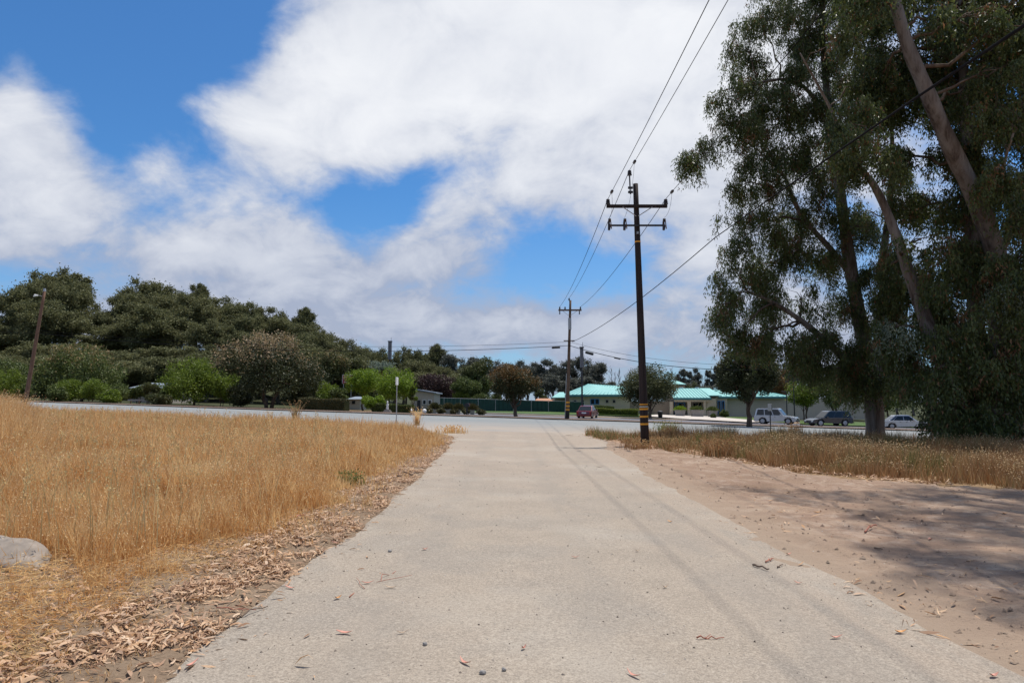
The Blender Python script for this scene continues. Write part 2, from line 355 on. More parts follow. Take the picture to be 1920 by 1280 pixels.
class MB:
    def __init__(s): s.v = []; s.f = []
    def add(s, vs, fs):
        k = len(s.v); s.v += [tuple(x) for x in vs]; s.f += [tuple(i + k for i in f) for f in fs]; return s
    def box(s, x0, x1, y0, y1, z0, z1):
        v = [(x, y, z) for z in (z0, z1) for y in (y0, y1) for x in (x0, x1)]
        return s.add(v, [(0, 2, 3, 1), (4, 5, 7, 6), (0, 1, 5, 4), (2, 6, 7, 3), (0, 4, 6, 2), (1, 3, 7, 5)])
    def tube(s, pts, rad, n=8, cap=True):
        pts = [Vector(p) for p in pts]; m = len(pts)
        if not hasattr(rad, '__len__'): rad = [rad] * m
        vs = []; up = Vector((0.0, 0.0, 1.0))
        t0 = (pts[1] - pts[0]).normalized()
        u = t0.cross(up if abs(t0.z) < .9 else Vector((1, 0, 0))).normalized()
        for i, p in enumerate(pts):
            t = (pts[min(i + 1, m - 1)] - pts[max(i - 1, 0)]).normalized()
            u = (u - t * u.dot(t)).normalized(); v = t.cross(u)
            for j in range(n):
                a = 2 * PI * j / n; vs.append(p + (u * math.cos(a) + v * math.sin(a)) * rad[i])
        fs = [(i * n + j, i * n + (j + 1) % n, (i + 1) * n + (j + 1) % n, (i + 1) * n + j) for i in range(m - 1) for j in range(n)]
        if cap: fs += [tuple(range(n))[::-1], tuple(range((m - 1) * n, m * n))]
        return s.add(vs, fs)
    def cyl(s, c, r, h, n=12, r2=None): return s.tube([c, (c[0], c[1], c[2] + h)], [r, r if r2 is None else r2], n)
    def prism(s, poly, y0, y1):
        n = len(poly); v = [(x, y0, z) for x, z in poly] + [(x, y1, z) for x, z in poly]
        return s.add(v, [tuple(range(n)), tuple(range(n, 2 * n))[::-1]] + [(i, i + n, (i + 1) % n + n, (i + 1) % n) for i in range(n)])
    def slab(s, poly, z0, z1):
        n = len(poly); v = [(x, y, z0) for x, y in poly] + [(x, y, z1) for x, y in poly]
        return s.add(v, [tuple(range(n))[::-1], tuple(range(n, 2 * n))] + [(i, (i + 1) % n, (i + 1) % n + n, i + n) for i in range(n)])
    def build(s, name, mat, parent=None, off=(0, 0, 0), smooth=False, bevel=0):
        me = bpy.data.meshes.new(name)
        me.from_pydata([(x - off[0], y - off[1], z - off[2]) for x, y, z in s.v], [], s.f); me.materials.append(mat)
        if smooth: me.polygons.foreach_set('use_smooth', [True] * len(me.polygons))
        bm = bmesh.new(); bm.from_mesh(me); bmesh.ops.recalc_face_normals(bm, faces=bm.faces); bm.to_mesh(me); bm.free()
        o = obj(name, me, parent)
        if bevel:
            b = o.modifiers.new('bevel', 'BEVEL'); b.width = bevel; b.segments = 2; b.limit_method = 'ANGLE'
        return o
def pip(x, y, poly):
    ins = np.zeros(x.shape, bool); n = len(poly); j = n - 1
    for i in range(n):
        xi, yi = poly[i][:2]; xj, yj = poly[j][:2]
        if yi != yj: ins ^= ((yi > y) != (yj > y)) & (x < (xj - xi) * (y - yi) / (yj - yi) + xi)
        j = i
    return ins
def fbm(x, y, s, seed=0, oct=3):
    """cheap vectorised value noise 0..1"""
    x = np.asarray(x, float); y = np.asarray(y, float); out = 0; amp = 1; tot = 0
    for o in range(oct):
        xs = x * s * 2 ** o + seed * 13.7; ys = y * s * 2 ** o + seed * 7.3
        xi = np.floor(xs); yi = np.floor(ys); fx = xs - xi; fy = ys - yi
        fx = fx * fx * (3 - 2 * fx); fy = fy * fy * (3 - 2 * fy)
        h = lambda a, b: np.modf(np.abs(np.sin(a * 127.1 + b * 311.7 + o * 17.3) * 43758.5453))[0]
        out = out + amp * ((h(xi, yi) * (1 - fx) + h(xi + 1, yi) * fx) * (1 - fy) + (h(xi, yi + 1) * (1 - fx) + h(xi + 1, yi + 1) * fx) * fy)
        tot += amp; amp *= .5
    return out / tot
def grid(name, xs, ys, zf, mat, keep=None):
    xx, yy = np.meshgrid(xs, ys); V = np.stack([xx, yy, zf(xx, yy)], -1).reshape(-1, 3)
    nx = len(xs); i, j = np.meshgrid(np.arange(nx - 1), np.arange(len(ys) - 1)); a = (j * nx + i).ravel()
    F = np.stack([a, a + 1, a + 1 + nx, a + nx], -1)
    if keep is not None:
        cx = V[F].mean(1); F = F[keep(cx[:, 0], cx[:, 1])]
    return obj(name, np_mesh(name, V, F, mat, True))

# ------------------------------------------------------------------ setting: ground, roads
xs = np.concatenate([[-3000, -1200, -600, -400], np.arange(-260, 261, 5.), [400, 600, 1200, 3000]])
ys = np.concatenate([[-500, -200, -100], np.arange(-60, 301, 5.), [400, 600, 1000, 2000, 4000]])
g = grid('ground', xs, ys, TH, MT['ground']); g['kind'] = 'structure'
g.data.materials.append(MT['hill'])
mi = np.array([1 if (p.center.y > 92) else 0 for p in g.data.polygons], np.int32); g.data.polygons.foreach_set('material_index', mi)

near_edge = [(-120, 66), (-60, 52), (-27, 43.5), (-9, 37), (-2.8, 34.5), (6, 37.5), (20, 40.5), (60, 43), (160, 48)]
far_edge = [(-120, 92), (-60, 83), (-27, 74), (-5, 70), (5.3, 68), (17, 65.5), (60, 60), (160, 50.5)]
def lin(tab, x): return np.interp(x, [a for a, _ in tab], [b for _, b in tab])
def strip(name, x0, x1, lo, hi, dz, mat, step=2.0, kind='structure', rows=3):
    xs_ = np.arange(x0, x1 + .01, step); V = []; n = rows
    for i, x in enumerate(xs_):
        a, b = lo(x), hi(x)
        for r in range(n):
            y = a + (b - a) * r / (n - 1); V.append((x, y, T(x, y) + dz))
    F = [(i * n + r, (i + 1) * n + r, (i + 1) * n + r + 1, i * n + r + 1) for i in range(len(xs_) - 1) for r in range(n - 1)]
    o = obj(name, np_mesh(name, V, F, mat, True)); o['kind'] = kind; return o
strip('main_road', -120, 160, lambda x: lin(near_edge, x) + .25 * math.sin(x * 1.3), lambda x: lin(far_edge, x), .008, MT['road'])
strip('mulch_strip', -60, 110, lambda x: lin(far_edge, x) + .02, lambda x: lin(far_edge, x) + 5.0, .10, MT['bark_bed'])
strip('road_kerb', -60, 110, lambda x: lin(far_edge, x) - .12, lambda x: lin(far_edge, x) + .02, .12, MT['kerb'])
strip('frontage_road', -10, 110, lambda x: lin(far_edge, x) + 5.0, lambda x: lin(far_edge, x) + 18.0, .02, MT['tar'])
strip('frontage_kerb', -10, 110, lambda x: lin(far_edge, x) + 18.0, lambda x: lin(far_edge, x) + 19.6, .15, MT['kerb'])
def yc(f, px, py): return G(px, py)

def drL(y): return np.interp(y, [-15, 4, 9, 16, 23, 31, 34, 37.5], [-2.1, -2.05, -1.93, -2.0, -2.15, -2.6, -3.6, -8]) + (fbm(y, 0, 1.1, 3) - .5) * .22
def drR(y): return np.interp(y, [-15, 4, 9, 16, 26, 32, 35, 38.5], [3.4, 3.25, 3.15, 3.2, 3.6, 4.4, 6.2, 11]) + (fbm(y, 5, 1.1, 4) - .5) * .22
YS = np.concatenate([np.arange(-15, 14, .12), np.arange(14, 38, .3)])
V = []; nx = 41
for y in YS:
    a, b = drL(y), drR(y)
    for i in range(nx):
        x = a + (b - a) * i / (nx - 1); V.append((x, y, SL * x + .016))
F = [(j * nx + i, j * nx + i + 1, (j + 1) * nx + i + 1, (j + 1) * nx + i) for j in range(len(YS) - 1) for i in range(nx - 1)]
o = obj('driveway', np_mesh('driveway', V, F, MT['drive'], True)); o['kind'] = 'structure'

# dirt on the right, with wheel ruts
dirt_edge = [(2.6, -15), (2.6, 33), (4.4, 33), (5.2, 28), (6.0, 24.5), (7.4, 20), (8.0, 17.2), (10.5, 15.8), (15, 15.6), (30, 15.6), (30, -15)]
def track_pts(c):
    t = np.linspace(0, 1, 60); p = [Vector(q) for q in c]
    return np.array([((1 - s) ** 3 * p[0] + 3 * (1 - s) ** 2 * s * p[1] + 3 * (1 - s) * s * s * p[2] + s ** 3 * p[3])[:] for s in t])
tracks = [track_pts([(3.6, 26, 0), (5.5, 16, 0), (9, 12, 0), (20, 9, 0)]), track_pts([(4.9, 27, 0), (7.0, 17, 0), (11, 13.6, 0), (20, 11, 0)]),
          track_pts([(3.3, 17, 0), (4.6, 10, 0), (8, 7, 0), (18, 3, 0)]), track_pts([(3.6, 19, 0), (6, 11, 0), (10, 9, 0), (18, 5.5, 0)]),
          track_pts([(3.5, 9, 0), (3.8, 6.5, 0), (4.3, 4, 0), (4.6, -6, 0)])]
def dirt_z(x, y):
    r = nstep((x - drR(y) + .40 + (fbm(x, y * .5, 1.2, 11) - .5) * .55 + (fbm(x, y * .6, 5, 13) - .5) * .9) / 1.0)
    z = .002 + .017 * r + r * ((fbm(x, y * 1.6, 1.3, 12) - .5) * .07 + (fbm(x, y, 7, 14, 2) - .5) * .028)
    for t in tracks:
        d = np.sqrt(((x.ravel()[:, None] - t[None, :, 0]) ** 2 + (y.ravel()[:, None] - t[None, :, 1]) ** 2).min(1)).reshape(x.shape)
        z = z + r * (-.035 * np.exp(-(d / .13) ** 2) + .028 * np.exp(-((d - .24) / .09) ** 2) + .010 * np.exp(-(d / .3) ** 2) * np.sin(y * 38 + x * 9))
    return SL * np.minimum(x, 60) + np.maximum(z, .003)
xs = np.concatenate([np.arange(2.6, 9, .07), np.arange(9, 30, .18)]); ys = np.concatenate([np.arange(-6, 3, .3), np.arange(3, 14, .08), np.arange(14, 33, .16)])
o = grid('dirt_lot', xs, ys, dirt_z, MT['dirt'], keep=lambda x, y: pip(x + (fbm(x, y, .9, 5) - .5) * 1.2 * (x > 4.2), y + (fbm(x, y, .9, 6) - .5) * 1.2, dirt_edge)); o['kind'] = 'structure'
def soil_z(x, y):
    r = nstep((drL(y) - x + .10 + (fbm(x, y, 1.5, 21) - .5) * .6 + (fbm(x, y, 7, 23) - .5) * .5) / .5)
    return SL * x + np.maximum(.003, .002 + .03 * r + r * (fbm(x, y, 2.2, 22) - .5) * .05)
o = grid('litter_soil', np.arange(-5.6, -1.3, .07), np.concatenate([np.arange(-3, 14, .09), np.arange(14, 34, .2)]), soil_z, MT['soil'], keep=lambda x, y: x > -4.6 - fbm(x, y, 1, 2)); o['kind'] = 'structure'

# sidewalk, lawn and plaza before the school
def patch(name, pts, dz, mat, kind='structure'):
    pts = [(p.x, p.y) for p in pts]; n = len(pts)
    me = bpy.data.meshes.new(name); me.from_pydata([(x, y, T(x, y) + dz) for x, y in pts], [], [tuple(range(n))]); me.materials.append(mat)
    o = obj(name, me); o['kind'] = kind; return o
patch('plaza', [G(1205, 781.5), G(1240, 784), G(1300, 788), G(1405, 794), G(1440, 792), G(1330, 782), G(1345, 778.5), G(1250, 776.0)], .17, MT['concrete'])
patch('lawn', [G(1035, 778.5), G(1115, 779), G(1290, 784), G(1255, 777.5), G(1195, 774.5), G(1000, 773.0), G(880, 772), G(880, 774)], .155, MT['lawn'])
patch('lawn', [G(1345, 784.5), G(1400, 790), G(1480, 794), G(1480, 788), G(1380, 782)], .155, MT['lawn'])
patch('lawn', [G(1500, 796.5), G(1640, 801), G(1920, 808), G(1920, 803), G(1500, 791)], .155, MT['lawn'])

# ------------------------------------------------------------------ leaves
def diamonds(Pb, D, L, W, rng, mid=.45):
    n = len(Pb); R = rng.normal(size=(n, 3)); S = np.cross(D, R); S /= np.linalg.norm(S, axis=1)[:, None] + 1e-9
    L = np.broadcast_to(L, (n,))[:, None]; W = np.broadcast_to(W, (n,))[:, None]
    c = Pb + D * L * mid
    V = np.stack([Pb, c + S * W / 2, Pb + D * L, c - S * W / 2], 1).reshape(-1, 3)
    return V, np.arange(4 * n).reshape(n, 4)
def leaflets(Pb, D, L, W, rng):
    n = len(Pb); R = rng.normal(size=(n, 3)); S = np.cross(D, R); S /= np.linalg.norm(S, axis=1)[:, None] + 1e-9
    L = np.broadcast_to(L, (n,))[:, None]; W = np.broadcast_to(W, (n,))[:, None]; k = rng.random((n, 1)) * .5
    V = np.stack([Pb + S * W / 2 + D * L * k, Pb - S * W / 2 + D * L * (.5 - k), Pb + D * L], 1).reshape(-1, 3)
    return V, np.arange(3 * n).reshape(n, 3)
def unit(v): return v / (np.linalg.norm(v, axis=1)[:, None] + 1e-9)

def crown_points(rng, lobes, n, squash=.8, shell=.5, soft=False):
    """lobes: (x,y,z,r) -> n points on and within them"""
    lobes = np.asarray(lobes, float); wts = lobes[:, 3] ** 2; idx = rng.choice(len(lobes), n, p=wts / wts.sum())
    d = unit(rng.normal(size=(n, 3))); r = lobes[idx, 3] * (shell + (1 - shell) * rng.random(n)) * (.82 + .36 * rng.random(n))
    if soft:
        d = rng.normal(size=(n, 3)) * .43; r = lobes[idx, 3]; p = lobes[idx, :3] + d * r[:, None] * np.array([1.05, 1.05, .8]); return p, unit(d)
    p = lobes[idx, :3] + d * r[:, None] * np.array([1, 1, squash]); return p, d
def limb(mb, p0, p1, r0, r1, rng, n=6, wob=.06, sides=6, sag=0):
    p0 = Vector(p0); p1 = Vector(p1); L = (p1 - p0).length; pts = []; rr = []
    for i in range(n + 1):
        t = i / n; p = p0.lerp(p1, t)
        if 0 < i < n: p += Vector(rng.normal(size=3)) * L * wob * .5
        p.z += sag * math.sin(PI * t) * L
        pts.append(p); rr.append(r0 + (r1 - r0) * t)
    mb.tube(pts, rr, sides); return pts
def tree_proto(name, label, seed, H, Wd, cb, nl, lr, nleaf, ls, mat, bark, loc, group=None, shape='round', mat2=None, top2=0, trunk_r=None, multi=1, lean=0, narrow=.42, cat='tree', ws=.55, soft=False):
    nleaf = int(nleaf * 1.3)
    """trunk + crown of many leaf clumps; mat2 colours the outer top leaves"""
    rng = np.random.default_rng(seed); root = thing(name, label, cat, loc, 0, group)
    zc = (H + cb) / 2; hz_ = (H - cb) / 2; lobes = []
    for i in range(nl):
        d = rng.normal(size=3); d /= np.linalg.norm(d); q = d * (rng.random() ** .4) * (1 - lr / Wd)
        x, y, z = q[0] * Wd / 2, q[1] * Wd / 2, zc + q[2] * hz_ * .86
        f = (z - cb) / (H - cb)
        if shape == 'round': s_ = 1.0
        elif shape == 'umbrella': s_ = .55 + .5 * f; z = cb + (H - cb) * (.45 + .5 * f)
        elif shape == 'tall': s_ = 1.0 - .55 * abs(f - .55)
        elif shape == 'cone': s_ = 1.15 - .75 * f
        elif shape == 'full': s_ = 1.15 - .30 * abs(f - .3); z = cb + lr * .5 + (z - cb) * .92
        elif shape == 'dome': s_ = 1.12 - .45 * f * f; 
        lobes.append((x * s_, y * s_, z, lr * (.65 + .7 * rng.random())))
    p, d = crown_points(rng, lobes, nleaf, soft=soft)
    top = max(pz[2] + pz[3] * .7 for pz in lobes); p[:, 2] *= H / top
    p[:, 2] = np.where(p[:, 2] < .08, .08 + .5 * rng.random(nleaf), p[:, 2])
    D = unit(d * .5 + rng.normal(size=p.shape) * .6 + np.array([0, 0, -.1]))
    L = ls * (.6 + .8 * rng.random(nleaf)); V, F = leaflets(p - D * L[:, None] * .5, D, L, L * ws * 1.15, rng)
    mi_ = None; mats = mat
    if mat2 is not None:
        o_ = (p[:, 2] - cb) / (H - cb) + np.linalg.norm(p[:, :2], axis=1) / Wd * .5 + rng.normal(size=nleaf) * .14
        cl = np.sin(p[:, 0] * 2.1) * np.sin(p[:, 1] * 1.7 + 1) * .15
        mi_ = ((o_ + cl) > top2).astype(int); mats = [mat, mat2]
    mb = MB(); tr = trunk_r or H * .022
    for k in range(multi):
        a = 2 * PI * k / multi + .5; b = Vector((math.cos(a), math.sin(a), 0)) * (0 if multi == 1 else tr * 1.3)
        tp = Vector((b.x * 5 + lean * .5, b.y * 5, cb + (H - cb) * narrow))
        pts = limb(mb, b - Vector((0, 0, .2)), tp, tr * 1.25, tr * .5, rng, 7, .04, 8)
        sel = rng.choice(nl, min(nl, 14 if soft else 8), replace=False)
        for j in sel:
            q = Vector(lobes[j][:3]); s0 = pts[int(rng.integers(3, 7))]
            if q.z * H / top < s0.z - .5: s0 = pts[3]
            limb(mb, s0, Vector((q.x, q.y, q.z * H / top)), tr * .42, tr * .1, rng, 5, .08, 5)
    mb.build('trunk', bark, root, smooth=True)
    obj('crown', np_mesh('crown', V, F, mats, False, mi_), root)['kind'] = 'stuff'
    return root
def at(px, Y, dz=0):
    a, _ = ray(px, 700); return (a * Y, Y, T(a * Y, Y) + dz)
def H_for(px, ytop, Y):
    x, y, z = at(px, Y); return P(px, ytop, Y).z - z
def W_for(wpx, Y): return wpx / 1280 * Y
def tree(name, label, px, ytop, wpx, Y, seed, mat, cbf=.25, nl=22, lrf=.2, nleaf=9000, ls=.28, **kw):
    H = H_for(px, ytop, Y); Wd = W_for(wpx, Y)
    return tree_proto(name, label, seed, H, Wd, H * cbf, nl, Wd * lrf, nleaf, ls, mat, kw.pop('bark', MT['bark']), at(px, Y), **kw)

# ------------------------------------------------------------------ hillside forest
protos = []
for i, (H, W_, cb, nl, lr) in enumerate([(17, 13, 4, 52, 1.45), (19, 11, 5, 40, 1.3), (16, 15, 5, 56, 1.5), (18, 8, 7, 26, 1.15), (15, 12, 1, 50, 1.6)]):
    r = tree_proto('eucalyptus_tree', 'dark eucalyptus tree in the dense wood covering the hillside at left', 100 + i, H, W_, cb, nl, lr, 15000, .50,
                   MT['eu_far'], MT['bark_far'], (0, 0, 0), 'dark trees of the hillside wood', shape=['round', 'tall', 'round', 'tall', 'full'][i], ws=.5, soft=True)
    protos.append((r, H, W_, [False]))
FORESTL = 'dark eucalyptus in the solid mass of the wood below the hillside skyline'
def place_far(i, px, ytop, Y, wpx=None, label=None, group='dark trees of the hillside wood', sag=0):
    r, H, W_, used = protos[i]; loc = at(px, Y); h = P(px, ytop, Y).z - loc[2]; s = h / H
    if wpx: sx = W_for(wpx, Y) / W_ * 1.25
    else: sx = s
    o = r if not used[0] else dup(r)
    used[0] = True; o.location = loc; o.rotation_euler = (0, 0, random.random() * 6.28); o.scale = (sx, sx, s)
    o['label'] = label or FORESTL; o['group'] = group
    return o
random.seed(5)
sky_tab = [(-120, 560), (0, 575), (30, 522), (80, 503), (145, 516), (160, 578), (200, 572), (225, 548), (275, 525), (330, 540), (362, 535), (400, 555), (440, 562), (480, 576), (525, 583), (565, 577), (600, 608), (640, 634), (700, 650), (740, 656), (800, 655), (850, 668), (900, 680), (1000, 680), (1140, 700)]
specials = [(30, 530, 0, 60, 'eucalyptus with a dark knobbly crown at the far left of the skyline'), (88, 503, 2, 90, 'tall broad eucalyptus behind the leaning reddish pole, highest at the left'),
            (135, 514, 3, 55, 'eucalyptus whose crown ends at a notch of sky right of the reddish pole'), (232, 545, 0, 60, 'rounded eucalyptus starting the second hump of the wood'),
            (278, 524, 2, 90, 'broad domed eucalyptus, highest of the second hump of the hillside wood'), (325, 538, 0, 75, 'wide green-topped eucalyptus just right of the domed one'),
            (364, 531, 3, 30, 'thin-topped eucalyptus poking above the wood near the domed crown'), (402, 553, 0, 70, 'eucalyptus sloping down right behind the pink-tipped tree'),
            (448, 562, 2, 70, 'eucalyptus above the left half of the pink-tipped tree'), (492, 575, 1, 50, 'eucalyptus above the middle of the pink-tipped tree'),
            (528, 584, 0, 46, 'eucalyptus with a lacy crown above the pink-tipped tree'), (566, 576, 3, 32, 'slender eucalyptus with two separate leafy tufts rising above the ridge'),
            (592, 604, 0, 50, 'eucalyptus on the falling ridge right of the slender tufted one'), (625, 626, 0, 45, 'small-crowned eucalyptus low on the falling ridge')]
for px, yt, i, wp, lb in specials:
    place_far(i, px, yt, 185 + random.uniform(-6, 6), wp * 1.08, lb)
for px in range(-150, 640, 46):
    yt = np.interp(px, [a for a, _ in sky_tab], [b for _, b in sky_tab])
    place_far(random.choice([0, 2, 4]), px + random.uniform(-8, 8), yt + random.uniform(12, 26), 175 + random.uniform(-5, 5), 78)
for px in range(-140, 660, 52):
    yt = np.interp(px, [a for a, _ in sky_tab], [b for _, b in sky_tab])
    place_far(random.choice([0, 2, 4]), px + random.uniform(-10, 10), yt + 48 + random.uniform(0, 20), 155 + random.uniform(-4, 4), 88)
for px in range(-130, 700, 62):
    yt = np.interp(px, [a for a, _ in sky_tab], [b for _, b in sky_tab])
    place_far(random.choice([0, 4]), px + random.uniform(-10, 10), max(yt + 95, 640) + random.uniform(0, 14), 135 + random.uniform(-3, 3), 92)
for px in range(-150, 720, 34):
    place_far(random.choice([0, 4]), px + random.uniform(-10, 10), 668 + random.uniform(-8, 14) + max(0, px - 450) * .06, 121 + random.uniform(-3, 3), 84)
right_specials = [(650, 636, 0, 44, 'dark eucalyptus on the ridge above the red sign'), (690, 648, 2, 50, 'flat-topped eucalyptus just left of the tall panel pole'),
                  (712, 652, 0, 40, 'small eucalyptus crown beside the tall panel pole'), (762, 650, 2, 48, 'rounded eucalyptus just right of the tall panel pole'),
                  (788, 654, 0, 36, 'eucalyptus between the rounded crown and the paired tufts'), (815, 645, 3, 30, 'eucalyptus with paired tufts standing above the ridge near the house')]
for px, yt, i, wp, lb in right_specials:
    place_far(i, px, yt, 178 + random.uniform(-6, 6), wp * 1.15, lb)
for px in range(660, 900, 40):
    yt = np.interp(px, [a for a, _ in sky_tab], [b for _, b in sky_tab])
    place_far(random.choice([0, 2, 4]), px, yt + 14 + random.uniform(0, 10), 165, 62)
    place_far(random.choice([0, 4]), px + 18, yt + 38 + random.uniform(0, 12), 148, 70)
# slim grey-green trees beyond the school, sky between the stems
slim = []
for i in range(4):
    slim.append((tree_proto('slim_eucalyptus', 'slim grey eucalyptus in the row beyond the school', 150 + i, 17, [6.5, 5, 7, 3.4][i], [5, 6, 5, 5][i], [22, 18, 26, 12][i], [1.05, .95, 1.15, .8][i], 6500, .42,
                            MT['eu_far2'], MT['bark_far'], (0, 0, 0), 'slim trees beyond the school', shape='tall', trunk_r=.26, soft=True), [False]))
def slim_at(i, px, yt, Y, sx=1.0, label=None):
    r, u = slim[i]; o = r if not u[0] else dup(r); u[0] = True; loc = at(px, Y); s = (P(px, yt, Y).z - loc[2]) / 17
    o.location = loc; o.scale = (sx * s * .8, sx * s * .8, s); o.rotation_euler = (0, 0, random.random() * 6.28)
    o['label'] = label or 'slim grey eucalyptus in the row beyond the school'
for px, yt, lb in [(845, 664, 'slim eucalyptus rising left of the tall green tree'), (870, 672, None), (893, 668, 'slim eucalyptus tuft above the tall green tree'), (915, 684, None), (938, 676, None), (958, 682, None), (975, 676, 'slim eucalyptus just behind the rust-topped tree'), (990, 683, None),
                   (1005, 680, None), (1018, 674, 'knobbly slim eucalyptus left of the second utility pole'), (1034, 676, None), (1050, 678, None), (1076, 668, 'tall lacy eucalyptus between the second utility pole and the panel pole'),
                   (1096, 686, None), (1110, 674, 'lacy eucalyptus just right of the panel pole'), (1122, 680, None)]:
    slim_at(random.choice([0, 1, 2]), px, yt, 172 + random.uniform(-8, 8), 1.5, lb)
for px in range(842, 1180, 15): slim_at(random.choice([0, 2]), px + random.uniform(-5, 5), (706 if px < 1120 else 716) + random.uniform(-8, 8), 160 + random.uniform(-5, 5), 2.0)
for px, yt in [(1275, 694), (1283, 692), (1291, 696), (1301, 705), (1307, 690), (1327, 694), (1335, 700), (1343, 686), (1350, 692), (1358, 690), (1368, 700), (1380, 690), (1395, 696), (1410, 690), (1425, 700), (1440, 690)]:
    slim_at(random.choice([3, 1, 3]), px, yt, 185 + random.uniform(-6, 6), 1.1)
for px in range(1180, 1480, 17): slim_at(random.choice([0, 2]), px, 718 + random.uniform(-5, 5), 175, 1.9)
for px in range(1440, 1960, 30): slim_at(random.choice([0, 1, 2]), px, 690 + random.uniform(-14, 14), 165, 1.8)
# bare thin trees
bare = None; rng = np.random.default_rng(9)
for i, (px, yt) in enumerate([(1146, 690), (1153, 698), (1161, 692), (1172, 702), (1180, 694), (1252, 700), (1259, 690), (1266, 698), (1273, 704), (1316, 704), (1322, 700)]):
    Y = 182 + random.uniform(-5, 5); loc = at(px, Y); h = P(px, yt, Y).z - loc[2]
    if bare is None:
        bare = thing('bare_tree', 'thin bare tree standing on the skyline beyond the school', 'tree', (0, 0, 0), 0, 'thin bare trees on the skyline')
        mb = MB(); limb(mb, (0, 0, -.2), (.2, 0, 14), .14, .05, rng, 8, .03)
        for k in range(16):
            z = 5 + k * .55; a = rng.random() * 6.28; l_ = 2.6 * (1 - (k / 26)); limb(mb, (.1, 0, z), (math.cos(a) * l_ * .5, math.sin(a) * l_ * .5, z + l_ * 1.1), .07, .03, rng, 3, .06, 4)
        mb.build('trunk', MT['bark_far'], bare); o = bare
    else: o = dup(bare)
    o.location = loc; o.scale = (h / 14,) * 3; o.rotation_euler = (0, 0, random.random() * 6)

# ------------------------------------------------------------------ middle-distance trees and shrubs
tree('broad_tree', 'wide rounded tree with reddish tips behind the road at left', 155, 640, 168, 96, 201, MT['mid'], .0, 44, .15, 15000, .3, mat2=MT['tips'], top2=.95, shape='dome')
tree('broad_tree', 'dark green tree at the far left edge behind the shrubs', 12, 672, 90, 100, 202, MT['mid'], .1, 20, .2, 7000, .3)
tree('broad_tree', 'large spreading tree with pinkish blossom tips and forked trunk', 506, 618, 190, 86, 203, MT['dark'], .08, 52, .14, 20000, .27, mat2=MT['pink'], top2=.86, multi=2, trunk_r=.22, shape='dome')
tree('broad_tree', 'brownish olive tree behind the bright shrub left of the red sign', 618, 652, 80, 108, 204, MT['olive'], .15, 26, .2, 8000, .32, mat2=MT['tips'], top2=1.05)
tree('broad_tree', 'low olive tree right behind the brownish one, above the red sign', 662, 672, 52, 112, 205, MT['olive'], .15, 18, .2, 5000, .32)
tree('broad_tree', 'bright green dome-shaped tree left of the pink-tipped tree', 366, 670, 122, 92, 206, MT['green'], .02, 34, .17, 12000, .26, shape='dome')
tree('citrus_tree', 'lime green round tree beside the red sign', 682, 691, 66, 87, 207, MT['citrus'], .18, 26, .19, 8000, .2)
tree('citrus_tree', 'larger lime green tree right of its twin, by the white-capped post', 742, 686, 80, 85, 208, MT['citrus'], .16, 30, .18, 9000, .2)
tree('rust_tree', 'round tree with a rusty red top on a short dark trunk by the road', 966, 680, 88, 76, 209, MT['dark'], .14, 56, .16, 17000, .19, mat2=MT['rust'], top2=.86, trunk_r=.2, narrow=.2, shape='full')
tree('broad_tree', 'tall green tree with pale leaves behind the green fence', 900, 670, 74, 134, 210, MT['mid'], .1, 30, .18, 9000, .36, mat2=MT['olive'], top2=.8)
tree('umbrella_tree', 'flat-topped dark green tree behind the green fence', 872, 707, 62, 127, 211, MT['mid'], .35, 22, .2, 7000, .3, shape='umbrella')
tree('broad_tree', 'purple-brown bushy tree between the pale house and the flat-topped tree', 818, 700, 74, 131, 212, MT['purple'], .05, 22, .2, 7000, .34)
tree('broad_tree', 'olive round tree partly hidden by the near utility pole', 1218, 680, 108, 86, 213, MT['dark'], .14, 56, .16, 18000, .2, mat2=MT['olive'], top2=.72, trunk_r=.2, narrow=.2, shape='full')
tree('broad_tree', 'dense dark tree with a forked trunk left of the silver SUV', 1402, 646, 116, 62, 214, MT['dark'], .14, 90, .14, 30000, .21, mat2=MT['tips'], top2=1.18, trunk_r=.24, narrow=.2, shape='full')
tree('broad_tree', 'bright green tree with bare lower stems behind the lamp post', 1508, 716, 66, 96, 215, MT['green'], .38, 20, .2, 6000, .24, multi=3, trunk_r=.09)
tree('broad_tree', 'green tree with slim leaning stems behind the dark SUV', 1562, 712, 70, 94, 216, MT['mid'], .38, 20, .2, 6000, .24, multi=3, trunk_r=.09)
tree('broad_tree', 'reddish brown treetop beyond the school beside the dense dark tree', 1462, 690, 54, 140, 217, MT['rust'], .2, 18, .2, 4500, .36)
tree('broad_tree', 'leafy tree beyond the parked silver sedan', 1660, 715, 110, 92, 218, MT['mid'], .3, 26, .2, 6000, .26)
tree('broad_tree', 'tree filling the gap right of the big trunks', 1850, 700, 150, 96, 219, MT['mid'], .25, 30, .2, 7000, .28)
def shrub(label, px, ytop, wpx, Y, seed, mat, nl=14, nleaf=3500, ls=.2, shape='round', name='shrub'):
    H = H_for(px, ytop, Y); Wd = W_for(wpx, Y)
    return tree_proto(name, label, seed, H, Wd, H * .02, nl, Wd * .2, nleaf, ls, mat, MT['bark'], at(px, Y), shape=shape, cat='shrub', trunk_r=.05, narrow=.2, multi=2)
shrub('bright green shrub below the reddish-tipped tree, left of two', 132, 709, 52, 89, 301, MT['green'])
shrub('bright green shrub below the reddish-tipped tree, right of two', 172, 709, 56, 88, 302, MT['green'])
shrub('green shrub between the paired shrubs and the bench rail', 226, 718, 62, 88, 303, MT['mid'])
shrub('yellowish green shrub above the road at the left edge', 12, 690, 66, 90, 304, MT['green'])
shrub('dark green bush right of the leaning reddish pole', 84, 706, 40, 94, 305, MT['mid'])
